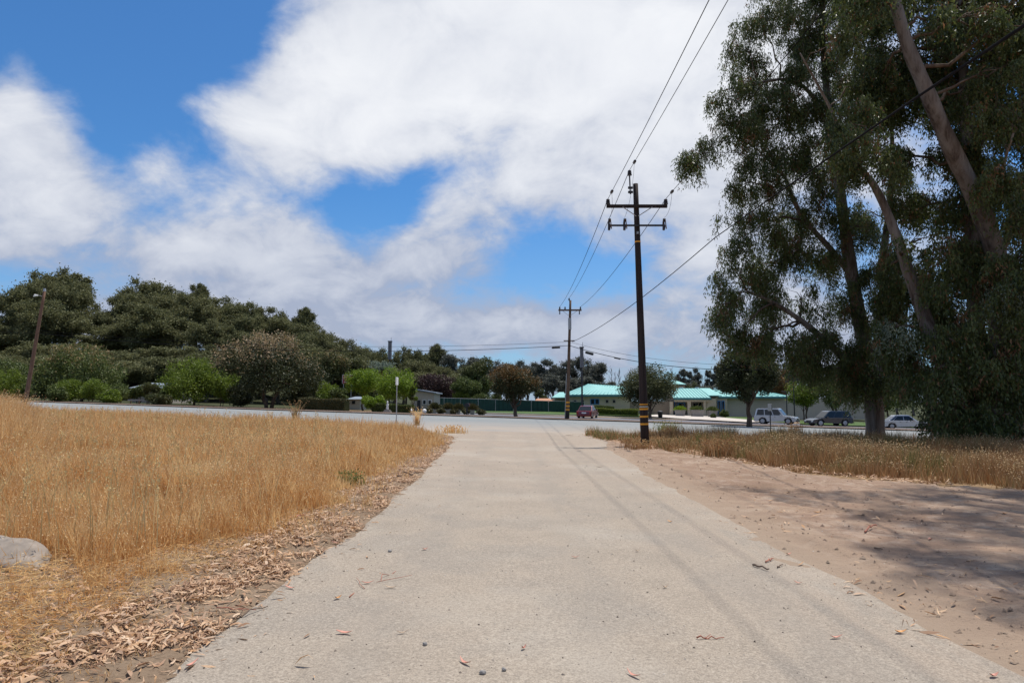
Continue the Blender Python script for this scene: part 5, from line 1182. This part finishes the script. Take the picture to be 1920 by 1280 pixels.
# fallen branches at the foot of the cluster
for i, (px, py, L_, a) in enumerate([(1850, 846, 4.2, .1), (1900, 838, 3.0, -.15), (1790, 838, 2.2, .3), (1880, 852, 2.6, .02)]):
    p = G(px, py); mb = MB(); rg = np.random.default_rng(i + 60); limb(mb, (-L_ / 2, 0, .12), (L_ / 2, .3, .25 + .1 * i), .07, .03, rg, 8, .04, 6)
    for k_ in range(4): limb(mb, (-L_ / 2 + L_ * (.3 + .15 * k_), .05, .15), (-L_ / 2 + L_ * (.45 + .15 * k_), .5 * (-1) ** k_, .4), .025, .01, rg, 3, .05, 4)
    o = mb.build('fallen_branch', MT['pole3'], None, smooth=True); o.location = p; o.rotation_euler = (0, 0, a)
    tag(o, ['long reddish fallen branch before the big trunk cluster', 'fallen branch at the right edge under the eucalyptus', 'short fallen branch near the hanging bush', 'thin fallen branch in front of the long reddish one'][i], 'branch')

# ------------------------------------------------------------------ dry grass
def blades(x, y, z, h, wdt, rng, seg, lean=.35):
    n = len(x); a = rng.random(n) * 2 * PI; b = rng.random(n) * 2 * PI
    ln = h * lean * (.3 + rng.random(n)); dx, dy = np.cos(a) * ln, np.sin(a) * ln; wx, wy = np.cos(b) * wdt / 2, np.sin(b) * wdt / 2
    base = np.stack([x, y, z], 1); s = np.stack([wx, wy, np.zeros(n)], 1)
    tip = base + np.stack([dx, dy, h], 1); md = base + np.stack([dx * .3, dy * .3, h * .55], 1)
    if seg == 1:
        V = np.stack([base - s, base + s, tip], 1).reshape(-1, 3); F = np.arange(3 * n).reshape(n, 3); return V, F, tip
    V = np.stack([base - s, base + s, md + s * .8, md - s * .8, tip], 1).reshape(-1, 3); i = np.arange(n) * 5
    F = np.concatenate([np.stack([i, i + 1, i + 2], 1), np.stack([i, i + 2, i + 3], 1), np.stack([i + 3, i + 2, i + 4], 1)]); return V, F, tip
def nearEdge(x): return np.interp(x, [a for a, _ in near_edge], [b for _, b in near_edge])
parts_V = []; parts_F = []; parts_M = []; cnt = 0
def addp(V, F, m):
    global cnt
    parts_V.append(V); parts_F.append(F + cnt); parts_M.append(np.full(len(F), m)); cnt += len(V)
def height_left(x, y):
    h = .42 + .12 * nstep((y - 24) / 12) + .26 * (fbm(x, y, .35, 31) - .3) + .5 * (fbm(x, y, 1.3, 32) - .45)
    h = h * (.42 + .58 * nstep((y - 5.2) / 4.0)) * (.35 + .65 * nstep((drL(y) - .75 - x) / .9))
    return h + .80 * nstep((-x / y - .645 + (fbm(x, y, .6, 33) - .5) * .08) / .09) * nstep((y - 9) / 5) * (1 - nstep((y - 24) / 6))
rng = np.random.default_rng(11)
def field(n, y0, y1, seg, wk, keep=1.0, u0=-.98, seeds=0):
    yv = y0 * (y1 / y0) ** rng.random(n); u = u0 + (-.02 - u0) * rng.random(n); x = u * yv
    ed = drL(yv) - .62 + .5 * nstep((yv - 13) / 12) - .35 * (1 - nstep((yv - 4) / 5)) + (fbm(x, yv, 1.1, 41) - .5) * .8
    pr = nstep((ed - x) / .8 + .12 * (x < drL(yv) - .2)); pr = pr * (.12 + .88 * nstep((fbm(x, yv, .9, 42) - .33) / .2)); pr = np.maximum(pr, .06 * (x < drL(yv) - .2))
    m = (rng.random(n) < pr) & (yv < nearEdge(x) - .4 - rng.random(n)) & (x < drL(yv) - .12)
    RK = G(16, 1062); m &= ~((np.abs(x - RK.x * yv / RK.y) < .62) & (yv < RK.y + .3) & (yv > RK.y - 1.7) & (rng.random(n) < .93))
    x, yv = x[m], yv[m]; h = height_left(x, yv) * (.55 + .6 * rng.random(len(x))); z = SL * x
    V, F, tip = blades(x, yv, z, h, wk * (.0022 + .00075 * yv) * (.7 + .6 * rng.random(len(x))), rng, seg); addp(V, F, 0)
    if seeds:
        k_ = rng.random(len(tip)) < seeds; t = tip[k_]; n_ = len(t); yy_ = yv[k_]
        for r_ in range(2):
            q = t + rng.normal(size=(n_, 3)) * .02 - np.array([0, 0, 1]) * (rng.random(n_) * .14)[:, None]
            D = unit(rng.normal(size=(n_, 3)) + np.array([0, 0, .8])); V4, F4 = diamonds(q, D, .014 + .0011 * yy_, .005 + .0005 * yy_, rng)
            addp(V4, np.concatenate([F4[:, [0, 1, 2]], F4[:, [0, 2, 3]]]), 1)
field(120000, 3.2, 11, 3, 1.0, seeds=.35)
field(130000, 10, 26, 3, 1.05, seeds=.35)
field(110000, 24, 50, 1, 1.5, seeds=.2)
# flattened thatch near the ground
n = 90000; yv = 3.2 * (30 / 3.2) ** rng.random(n); x = (-.95 + .93 * rng.random(n)) * yv; m = (x < drL(yv) - .35 - .5 * rng.random(n)); x, yv = x[m], yv[m]; n = len(x)
Pb = np.stack([x, yv, SL * x + .02 + .12 * rng.random(n) * nstep((drL(yv) - .6 - x) / .8)], 1); D = unit(np.stack([rng.normal(size=n), rng.normal(size=n), rng.normal(size=n) * .35], 1))
V4, F4 = diamonds(Pb, D, .05 + .008 * yv, .0035 + .0006 * yv, rng); addp(V4, np.concatenate([F4[:, [0, 1, 2]], F4[:, [0, 2, 3]]]), 0)
# tall pale straws
n = 1500; yv = 5 + 26 * rng.random(n) ** 1.5; x = (-.85 + .6 * rng.random(n)) * yv; m = (x < drL(yv) - 1.3) & ~((yv < G(16, 1062).y) & (x < -3.2)); x, yv = x[m], yv[m]; n = len(x)
V, F, tip = blades(x, yv, SL * x, .6 + .4 * rng.random(n), np.full(n, .004) + .0009 * yv, rng, 3, .3); addp(V, F, 2)
for r_ in range(6):
    q = tip + rng.normal(size=tip.shape) * .02 - np.array([0, 0, 1]) * (rng.random(n) * .16)[:, None]; D = unit(rng.normal(size=q.shape) * .5 + np.array([0, 0, 1.0])); V4, F4 = diamonds(q, D, .03 + .001 * yv, .008 + .0008 * yv, rng); addp(V4, np.concatenate([F4[:, [0, 1, 2]], F4[:, [0, 2, 3]]]), 2)
o = obj('dry_grass', np_mesh('dry_grass', np.concatenate(parts_V), np.concatenate(parts_F), [MT['grass'], MT['seeds'], MT['straw']], False, np.concatenate(parts_M)))
tag(o, 'tall golden brown dry grass filling the field left of the driveway', 'grass', None, 'stuff')
# right strip
parts_V = []; parts_F = []; parts_M = []; cnt = 0
strip_poly = [(3.9, 37), (4.3, 32.5), (5.0, 29), (5.5, 27), (6.4, 24.2), (7.2, 21), (7.6, 18.4), (9.2, 16.4), (12, 15.4), (40, 15.0), (60, 30), (60, 43), (20, 40), (8, 37.6)]
n = 260000; yv = 14 * (43 / 14) ** rng.random(n); x = (.08 + .95 * rng.random(n)) * yv
wob = (fbm(x, yv, .9, 51) - .5) * 1.6
dens = nstep((fbm(x, yv, .7, 52) - .22) / .3) * (1 - .75 * nstep((29.5 - np.hypot(x - 25, (yv - 36) * 1.2) - 21) / 4))
m = pip(x + wob * .5, yv + wob, strip_poly) & (rng.random(n) < dens)
x, yv = x[m], yv[m]; n = len(x)
h = (.24 + .50 * nstep((fbm(x, yv, .6, 53) - .3) / .4)) * (.6 + .6 * rng.random(n)) * (1 - .3 * (x < 8))
V, F, tip = blades(x, yv, SL * x, h, (.004 + .0009 * yv) * (.7 + .6 * rng.random(n)), rng, 1, .45)
gr = (fbm(x, yv, .8, 54) > .58) & (rng.random(n) < .5) & (yv > 18)
addp(V, F, 0); parts_M[-1] = gr.astype(int)
k_ = rng.random(n) < .25; q = tip[k_]; D = unit(rng.normal(size=q.shape) + np.array([0, 0, .5])); V4, F4 = diamonds(q, D, .04, .018, rng); addp(V4, np.concatenate([F4[:, [0, 1, 2]], F4[:, [0, 2, 3]]]), 2)
o = obj('dry_grass', np_mesh('dry_grass', np.concatenate(parts_V), np.concatenate(parts_F), [MT['grass_r'], MT['weed'], MT['seeds']], False, np.concatenate(parts_M)))
tag(o, 'shorter brown and greenish grass between the dirt and the main road', 'grass', None, 'stuff')
# lawn blades, coarse
parts_V = []; parts_F = []; parts_M = []; cnt = 0
def weed(label, px, py, h, n, mats, seed, spread=.25, group=None):
    p = G(px, py); rg = np.random.default_rng(seed); a = rg.normal(size=(n, 2)) * spread; V, F, tip = blades(a[:, 0], a[:, 1], np.zeros(n), h * (.5 + .6 * rg.random(n)), np.full(n, .008 + .0007 * p.y), rg, 3, .5)
    q = tip; D = unit(rg.normal(size=q.shape) + np.array([0, 0, .5])); V4, F4 = diamonds(q, D, .05 + .001 * p.y, .02 + .001 * p.y, rg)
    o = obj('weed', np_mesh('weed', np.concatenate([V, V4]), np.concatenate([F, np.concatenate([F4[:, [0, 1, 2]], F4[:, [0, 2, 3]]]) + len(V)]), mats)); o.location = p; tag(o, label, 'plant', group)
weed('bushy green-brown grass tuft at the edge of the dirt on the right', 1352, 858, .55, 420, MT['grass_r'], 1, .3)
weed('low dry weeds at the foot of the dark utility pole', 1196, 842, .32, 220, MT['grass_r'], 2, .3)
weed('spiky dry grass tuft at the corner of the dry field by the road', 846, 812, .35, 160, MT['grass'], 3, .35)
weed('tall dry weed standing above the field beside the pink-tipped tree', 554, 792, 1.25, 60, MT['grass_r'], 4, .12)
weed('tall dry weed left of the pale house, above the grass', 783, 797, 1.05, 70, MT['grass'], 5, .10)
weed('yellow-green weed by the road just right of the dark pole', 1252, 815, .7, 200, MT['weed'], 6, .35)
weed('sparse tall weed before the silver SUV', 1490, 820, .85, 120, MT['grass_r'], 7, .25)
weed('green weeds beside the left litter strip, half way down', 655, 912, .25, 90, MT['weed'], 8, .12)

# ------------------------------------------------------------------ leaf litter, stray leaves, twigs, rocks
def litter(n, sampler, dz, size, rng):
    x, y, zf = sampler(n); n = len(x); a = rng.random(n) * 6.28; tl = rng.normal(size=n) * .16
    D = np.stack([np.cos(a), np.sin(a), np.sin(tl)], 1); D = unit(D); S = np.stack([-np.sin(a), np.cos(a), rng.normal(size=n) * .5], 1); S = unit(S)
    L_ = size * (.4 + 1.2 * rng.random(n) ** 1.6) ; W_ = L_ * (.09 + .13 * rng.random(n)); p = np.stack([x, y, zf + dz + .022 * rng.random(n)], 1)
    bend = np.array([0, 0, 1]) * (rng.normal(size=n) * .012)[:, None]
    c1_ = p + D * (L_ * .33)[:, None] + bend; c2_ = p + D * (L_ * .68)[:, None] + bend * 1.2; e = p + D * L_[:, None]
    s = S * (W_ / 2)[:, None]
    V = np.stack([p, c1_ + s, c1_ - s, c2_ + s * .9, c2_ - s * .9, e], 1).reshape(-1, 3); i = np.arange(n) * 6
    F = np.concatenate([np.stack(t, 1) for t in ((i, i + 2, i + 1), (i + 1, i + 2, i + 4), (i + 1, i + 4, i + 3), (i + 3, i + 4, i + 5))]); return V, F
rng = np.random.default_rng(21)
def samp_left(n):
    y = 3.0 * (31 / 3.0) ** rng.random(n); wd = .22 + .80 * fbm(y, 0, .9, 61) + .75 * nstep((6.0 - y) / 3); t = rng.random(n) ** 1.15
    x = drL(y) - .03 - wd * t * 1.25 + rng.normal(size=n) * .05 + (rng.random(n) < .035) * rng.exponential(.22, n)
    m = rng.random(n) < (.10 + .90 * nstep((fbm(x, y, 2.6, 62) - .36) / .16)); return x[m], y[m], soil_z(x[m], y[m])
V1, F1 = litter(36000, samp_left, .004, .085, rng)
def samp_fringe(n):
    y = 3.2 * (25 / 3.2) ** rng.random(n); x = drL(y) - .4 - rng.random(n) * 3.0; return x, y, SL * x + .02
V2, F2 = litter(11000, samp_fringe, .01, .10, rng)
o = obj('leaf_litter', np_mesh('leaf_litter', np.concatenate([V1, V2]), np.concatenate([F1, F2 + len(V1)]), MT['litter'])); tag(o, 'band of pinkish tan fallen eucalyptus leaves along the left driveway edge', 'leaf litter', None, 'stuff')
def samp_right(n):
    y = 15.5 + rng.random(n) * 24; x = 4.6 + rng.random(n) * 34; m = pip(x, y, strip_poly) ; d = np.hypot(x - 25, (y - 36)); m &= rng.random(n) < np.clip(1.3 - d / 18, .12, 1); return x[m], y[m], SL * x[m] + .01
V1, F1 = litter(24000, samp_right, .01, .2, rng)
def samp_rim(n):
    y = 16 + rng.random(n) * 20; e = np.interp(y, [16, 18.4, 21, 24.2, 27, 29, 32.5, 37], [9.5, 7.6, 7.2, 6.4, 5.5, 5.0, 4.3, 4.0]); x = e + rng.normal(size=n) * .35 + .3; return x, y, SL * x + .03
V2, F2 = litter(5000, samp_rim, .01, .15, rng)
o = obj('leaf_litter', np_mesh('leaf_litter', np.concatenate([V1, V2]), np.concatenate([F1, F2 + len(V1)]), MT['litter'])); tag(o, 'brown fallen leaves and bark under the eucalyptus trees on the right', 'leaf litter', None, 'stuff')
# crumbs and small stones lying on the driveway and dirt
def samp_crumb(n):
    y = 3.2 * (20 / 3.2) ** rng.random(n); x = drL(y) + (6.5 + .5 * y) * rng.random(n) ** 1.0; z = np.where(x < drR(y), SL * x + .017, dirt_z(x, y)); return x, y, z
x, y, z = samp_crumb(3200); n = len(x); s_ = (.002 + .006 * rng.random(n) ** 3) * (1 + y / 14)
oct_ = np.array([(1, 0, 0), (0, 1, 0), (-1, 0, 0), (0, -1, 0), (0, 0, .8)]); V = (np.stack([x, y, z], 1)[:, None, :] + oct_[None] * s_[:, None, None] * (1 + rng.normal(size=(n, 5, 1)) * .25)).reshape(-1, 3); i = np.arange(n) * 5
F = np.concatenate([np.stack(t, 1) for t in ((i, i + 1, i + 4), (i + 1, i + 2, i + 4), (i + 2, i + 3, i + 4), (i + 3, i, i + 4))])
GR = (V, F)
n = 2600; y = 4.5 * (28 / 4.5) ** rng.random(n); x = drR(y) + .1 + rng.random(n) ** 1.3 * (2.5 + .75 * y); x, y = x[x < 29], y[x < 29]; m = pip(x, y, dirt_edge); x, y = x[m], y[m]; n = len(x)
s_ = (.004 + .022 * rng.random(n) ** 4) * (1 + y / 20); z = dirt_z(x, y) + .002
V = (np.stack([x, y, z], 1)[:, None, :] + oct_[None] * s_[:, None, None] * (1 + rng.normal(size=(n, 5, 1)) * .3)).reshape(-1, 3); i = np.arange(n) * 5
F = np.concatenate([np.stack(t, 1) for t in ((i, i + 1, i + 4), (i + 1, i + 2, i + 4), (i + 2, i + 3, i + 4), (i + 3, i, i + 4))])
tag(obj('clods', np_mesh('clods', V, F, MT['dirt'])), 'loose clods and pebbles lying on the dirt lot', 'pebbles', None, 'stuff')
def samp_dirt(n):
    y = 4.5 * (30 / 4.5) ** rng.random(n); x = drR(y) - .2 + rng.random(n) ** 1.2 * (2 + .8 * y); m = pip(x, y, dirt_edge) & (fbm(x, y, .9, 71) > .5); return x[m], y[m], dirt_z(x[m], y[m])
Vt, Ft = litter(2600, samp_dirt, .002, .10, rng); tag(obj('dirt_debris', np_mesh('dirt_debris', Vt, Ft, MT['litter'])), 'scattered leaves and bark crumbs on the dirt lot', 'leaf litter', None, 'stuff')
V, F = GR
q = NT('mixed_grit'); q.col(q.ramp(q.geo.outputs['Random Per Island'], [(.2, (.09, .07, .055)), (.5, (.30, .24, .19)), (.9, (.50, .44, .37))])); q.rough(.9)
o = obj('grit', np_mesh('grit', V, F, q.m)); tag(o, 'loose grit and small stones scattered over the driveway', 'grit', None, 'stuff')
def on_ground(px, py):
    p = G(px, py); x, y = p.x, p.y
    z = SL * x + .02 if drL(y) < x < drR(y) else float(dirt_z(np.array([x]), np.array([y]))[0]) + .006 if x > 0 else float(soil_z(np.array([x]), np.array([y]))[0]) + .02
    return Vector((x, y, z))
def leaf_obj(label, px, py, L_, wd, rot, mat, curl=.02, group=None):
    mb = MB(); n = 8; top = []; 
    for i in range(n + 1):
        t = i / n; w_ = wd * math.sin(PI * min(1, t * 1.02) ** .8) * .5 + .0008; zc_ = .006 + curl * (1 - math.cos((t - .5) * 3)) * 1.2; bx = L_ * (t - .5); by = .12 * L_ * math.sin(t * 2.6)
        top.append([(bx, by - w_, zc_ + w_ * .35), (bx, by, zc_), (bx, by + w_, zc_ + w_ * .35)])
    vs = [p for r_ in top for p in r_]; fs = []
    for i in range(n):
        for j in range(2): a = i * 3 + j; fs.append((a, a + 1, a + 4, a + 3))
    k_ = len(vs); vs += [(x, y, z - .0018) for x, y, z in vs]; fs += [tuple(c + k_ for c in f[::-1]) for f in fs]
    o = mb.add(vs, fs).build('fallen_leaf', mat, None, smooth=True); o.location = on_ground(px, py); o.rotation_euler = (0, 0, rot); tag(o, label, 'leaf', group); return o
SL_ = [('pink leaf standing on end nearest the bottom left of the driveway', 361, 1254, .12, .022, 1.3, 'stray'), ('long pink leaf at the bottom edge, near the middle', 874, 1248, .12, .022, 2.2, 'stray'),
       ('pinkish leaf lying above the bottom edge, left of centre', 645, 1194, .12, .03, -.2, 'stray'), ('pale white leaf on the driveway right of the pinkish one', 755, 1193, .09, .012, .3, 'stray3'),
       ('orange leaf at the end of the reddish twig on the left', 634, 1127, .07, .03, .8, 'stray2'), ('small pink leaf near the left edge of the driveway, above the twig', 630, 1022, .10, .02, .1, 'stray'),
       ('pinkish leaf among the long reddish twigs', 690, 1098, .12, .02, .3, 'stray'), ('tan leaf right of the long reddish twigs', 733, 1107, .12, .02, -.1, 'stray3'),
       ('pink leaf alone on the upper left of the driveway', 797, 1034, .07, .03, .4, 'stray'), ('curled pale leaf at the left driveway edge', 543, 1108, .12, .022, -.5, 'stray'),
       ('orange leaf at the top of the right half of the driveway', 1256, 981, .09, .03, -.9, 'stray2'), ('pale lilac scrap right of centre', 1196, 1037, .07, .02, .4, 'stray3'), ('small pink leaf right of centre', 1079, 1049, .09, .018, 0, 'stray'),
       ('small white leaf left of the dark bark pieces', 1248, 1106, .06, .02, .5, 'stray3'), ('red leaf below the dark bark pieces', 1497, 1098, .08, .02, -.6, 'stray'), ('orange leaf lying in the dirt beyond the driveway', 1533, 962, .14, .04, 0, 'stray2'),
       ('pale leaf at the lower right of the driveway', 1569, 1202, .10, .022, .1, 'stray'), ('orange leaf right of the pale leaf at lower right', 1690, 1192, .10, .035, .1, 'stray2'), ('pink leaf near the bottom edge, right of centre', 1190, 1272, .12, .02, 2.1, 'stray'),
       ('pink leaf at the bottom right corner', 1866, 1275, .08, .03, .3, 'stray'), ('pink leaf in the sunny dirt at right', 1746, 1015, .11, .04, 1.2, 'stray'), ('reddish leaf at the far end of the dirt near the shade', 1885, 968, .12, .04, .2, 'stray2'),
       ('white scrap in the dirt near the grass edge', 1380, 886, .25, .08, .0, 'stray3'), ('red-brown leaf on the driveway above the bark pieces', 1480, 1043, .09, .03, .5, 'stray'), ('pale scraps where the driveway meets the road', 1068, 817, .5, .09, .0, 'stray3'),
       ('pale leaf on the driveway near the crossarm shadow', 1125, 877, .22, .05, .1, 'stray3'), ('tiny pink leaf near the lower middle', 983, 1222, .05, .018, .9, 'stray')]
for a in SL_: leaf_obj(a[0], a[1], a[2], a[3], a[4], a[5], MT[a[6]])
def twig(label, px0, py0, px1, py1, r, mat='twig', br=0, seed=1, name='twig'):
    a = on_ground(px0, py0); b = on_ground(px1, py1); rg = np.random.default_rng(seed); mb = MB(); d_ = b - a
    limb(mb, (0, 0, r), d_ + Vector((0, 0, r * 2)), r, r * .5, rg, 7, .06, 6)
    for k_ in range(br):
        s_ = d_ * (.3 + .5 * k_ / max(1, br)); limb(mb, s_ + Vector((0, 0, r)), s_ + d_ * .3 + Vector((-d_.y, d_.x, 0)) * .25 * (-1) ** k_ + Vector((0, 0, .02)), r * .6, r * .3, rg, 3, .06, 5)
    o = mb.build(name, MT[mat], None, smooth=True); o.location = a; tag(o, label, 'twig')
TW = [('dark twig pointing out of the leaf litter at lower left', 425, 1172, 502, 1144, .007, 'twig', 1), ('forked pale twig above the dark one at lower left', 405, 1150, 480, 1150, .005, 'redtwig', 2), ('crooked dark twig at the litter edge beside the driveway', 556, 1020, 604, 1018, .010, 'twig', 1),
      ('long reddish twig lying on the left of the driveway', 655, 1124, 742, 1076, .005, 'redtwig', 2), ('short dark bark stick on the right of the driveway', 1412, 1064, 1442, 1074, .012, 'twig', 0), ('brown bark chip beside the dark stick', 1436, 1058, 1450, 1052, .009, 'redtwig', 0),
      ('tiny dark twig right of the bark chips', 1458, 1068, 1468, 1063, .007, 'twig', 0), ('thin red twig lying at the lower right', 1306, 1202, 1358, 1203, .006, 'redtwig', 1), ('brown twig in the dirt at right', 1622, 1000, 1644, 992, .014, 'redtwig', 0),
      ('slender twig lying across the dirt at right', 1640, 1030, 1655, 1034, .010, 'twig', 0), ('short stick near the litter, left of the driveway top', 745, 897, 790, 890, .016, 'twig', 1), ('thin stick on the litter strip left of the driveway', 688, 925, 728, 922, .012, 'twig', 0), ('dark twig in the litter at the lower left', 300, 1195, 375, 1190, .007, 'twig', 0),
      ('reddish stick lying on the litter half way up', 540, 980, 572, 974, .012, 'redtwig', 0), ('dead stem standing at the edge of the litter strip', 452, 960, 465, 1006, .010, 'twig', 0)]
for i, a in enumerate(TW): twig(a[0], a[1], a[2], a[3], a[4], a[5], a[6], a[7], 70 + i)
def rock(name, label, loc, sx, sy, sz, seed, mat, rot=0, sink=.3):
    bm = bmesh.new(); bmesh.ops.create_icosphere(bm, subdivisions=4, radius=1)
    for v in bm.verts:
        n_ = mnoise.noise(v.co * 1.1 + Vector((seed, 0, 0))) * .28 + mnoise.noise(v.co * 3 + Vector((seed, 5, 0))) * .08 + mnoise.noise(v.co * 9) * .02; v.co *= 1 + n_
        v.co.x *= sx; v.co.y *= sy; v.co.z *= sz
    me = bpy.data.meshes.new(name); bm.to_mesh(me); bm.free(); me.materials.append(mat)
    for p in me.polygons: p.use_smooth = True
    o = obj(name, me); o.location = Vector(loc) + Vector((0, 0, sz * (1 - sink) - sz * sink * .2)); o.rotation_euler = (0, .12, rot); tag(o, label, 'rock'); return o
p = G(16, 1062); rock('rock', 'pale grey smooth rock lying in the grass at the left edge', p, .46, .26, .15, 3, MT['rock'], -.35, .25)
p = on_ground(395, 1187) ; rock('stone', 'small dark stone at the bottom of the litter near the driveway', on_ground(905, 1268), .02, .016, .012, 5, MT['stone'])
rock('stone', 'small stone at the bottom of the driveway, left of the dark one', on_ground(945, 1262), .014, .012, .01, 6, MT['stone'])
rock('stone', 'tiny dark stone at the lower left of the driveway', on_ground(797, 1214), .016, .013, .012, 7, MT['stone'])
rock('stone', 'small stone near the left leaves, upper part of the driveway', on_ground(731, 1037), .02, .02, .014, 8, MT['stone'])
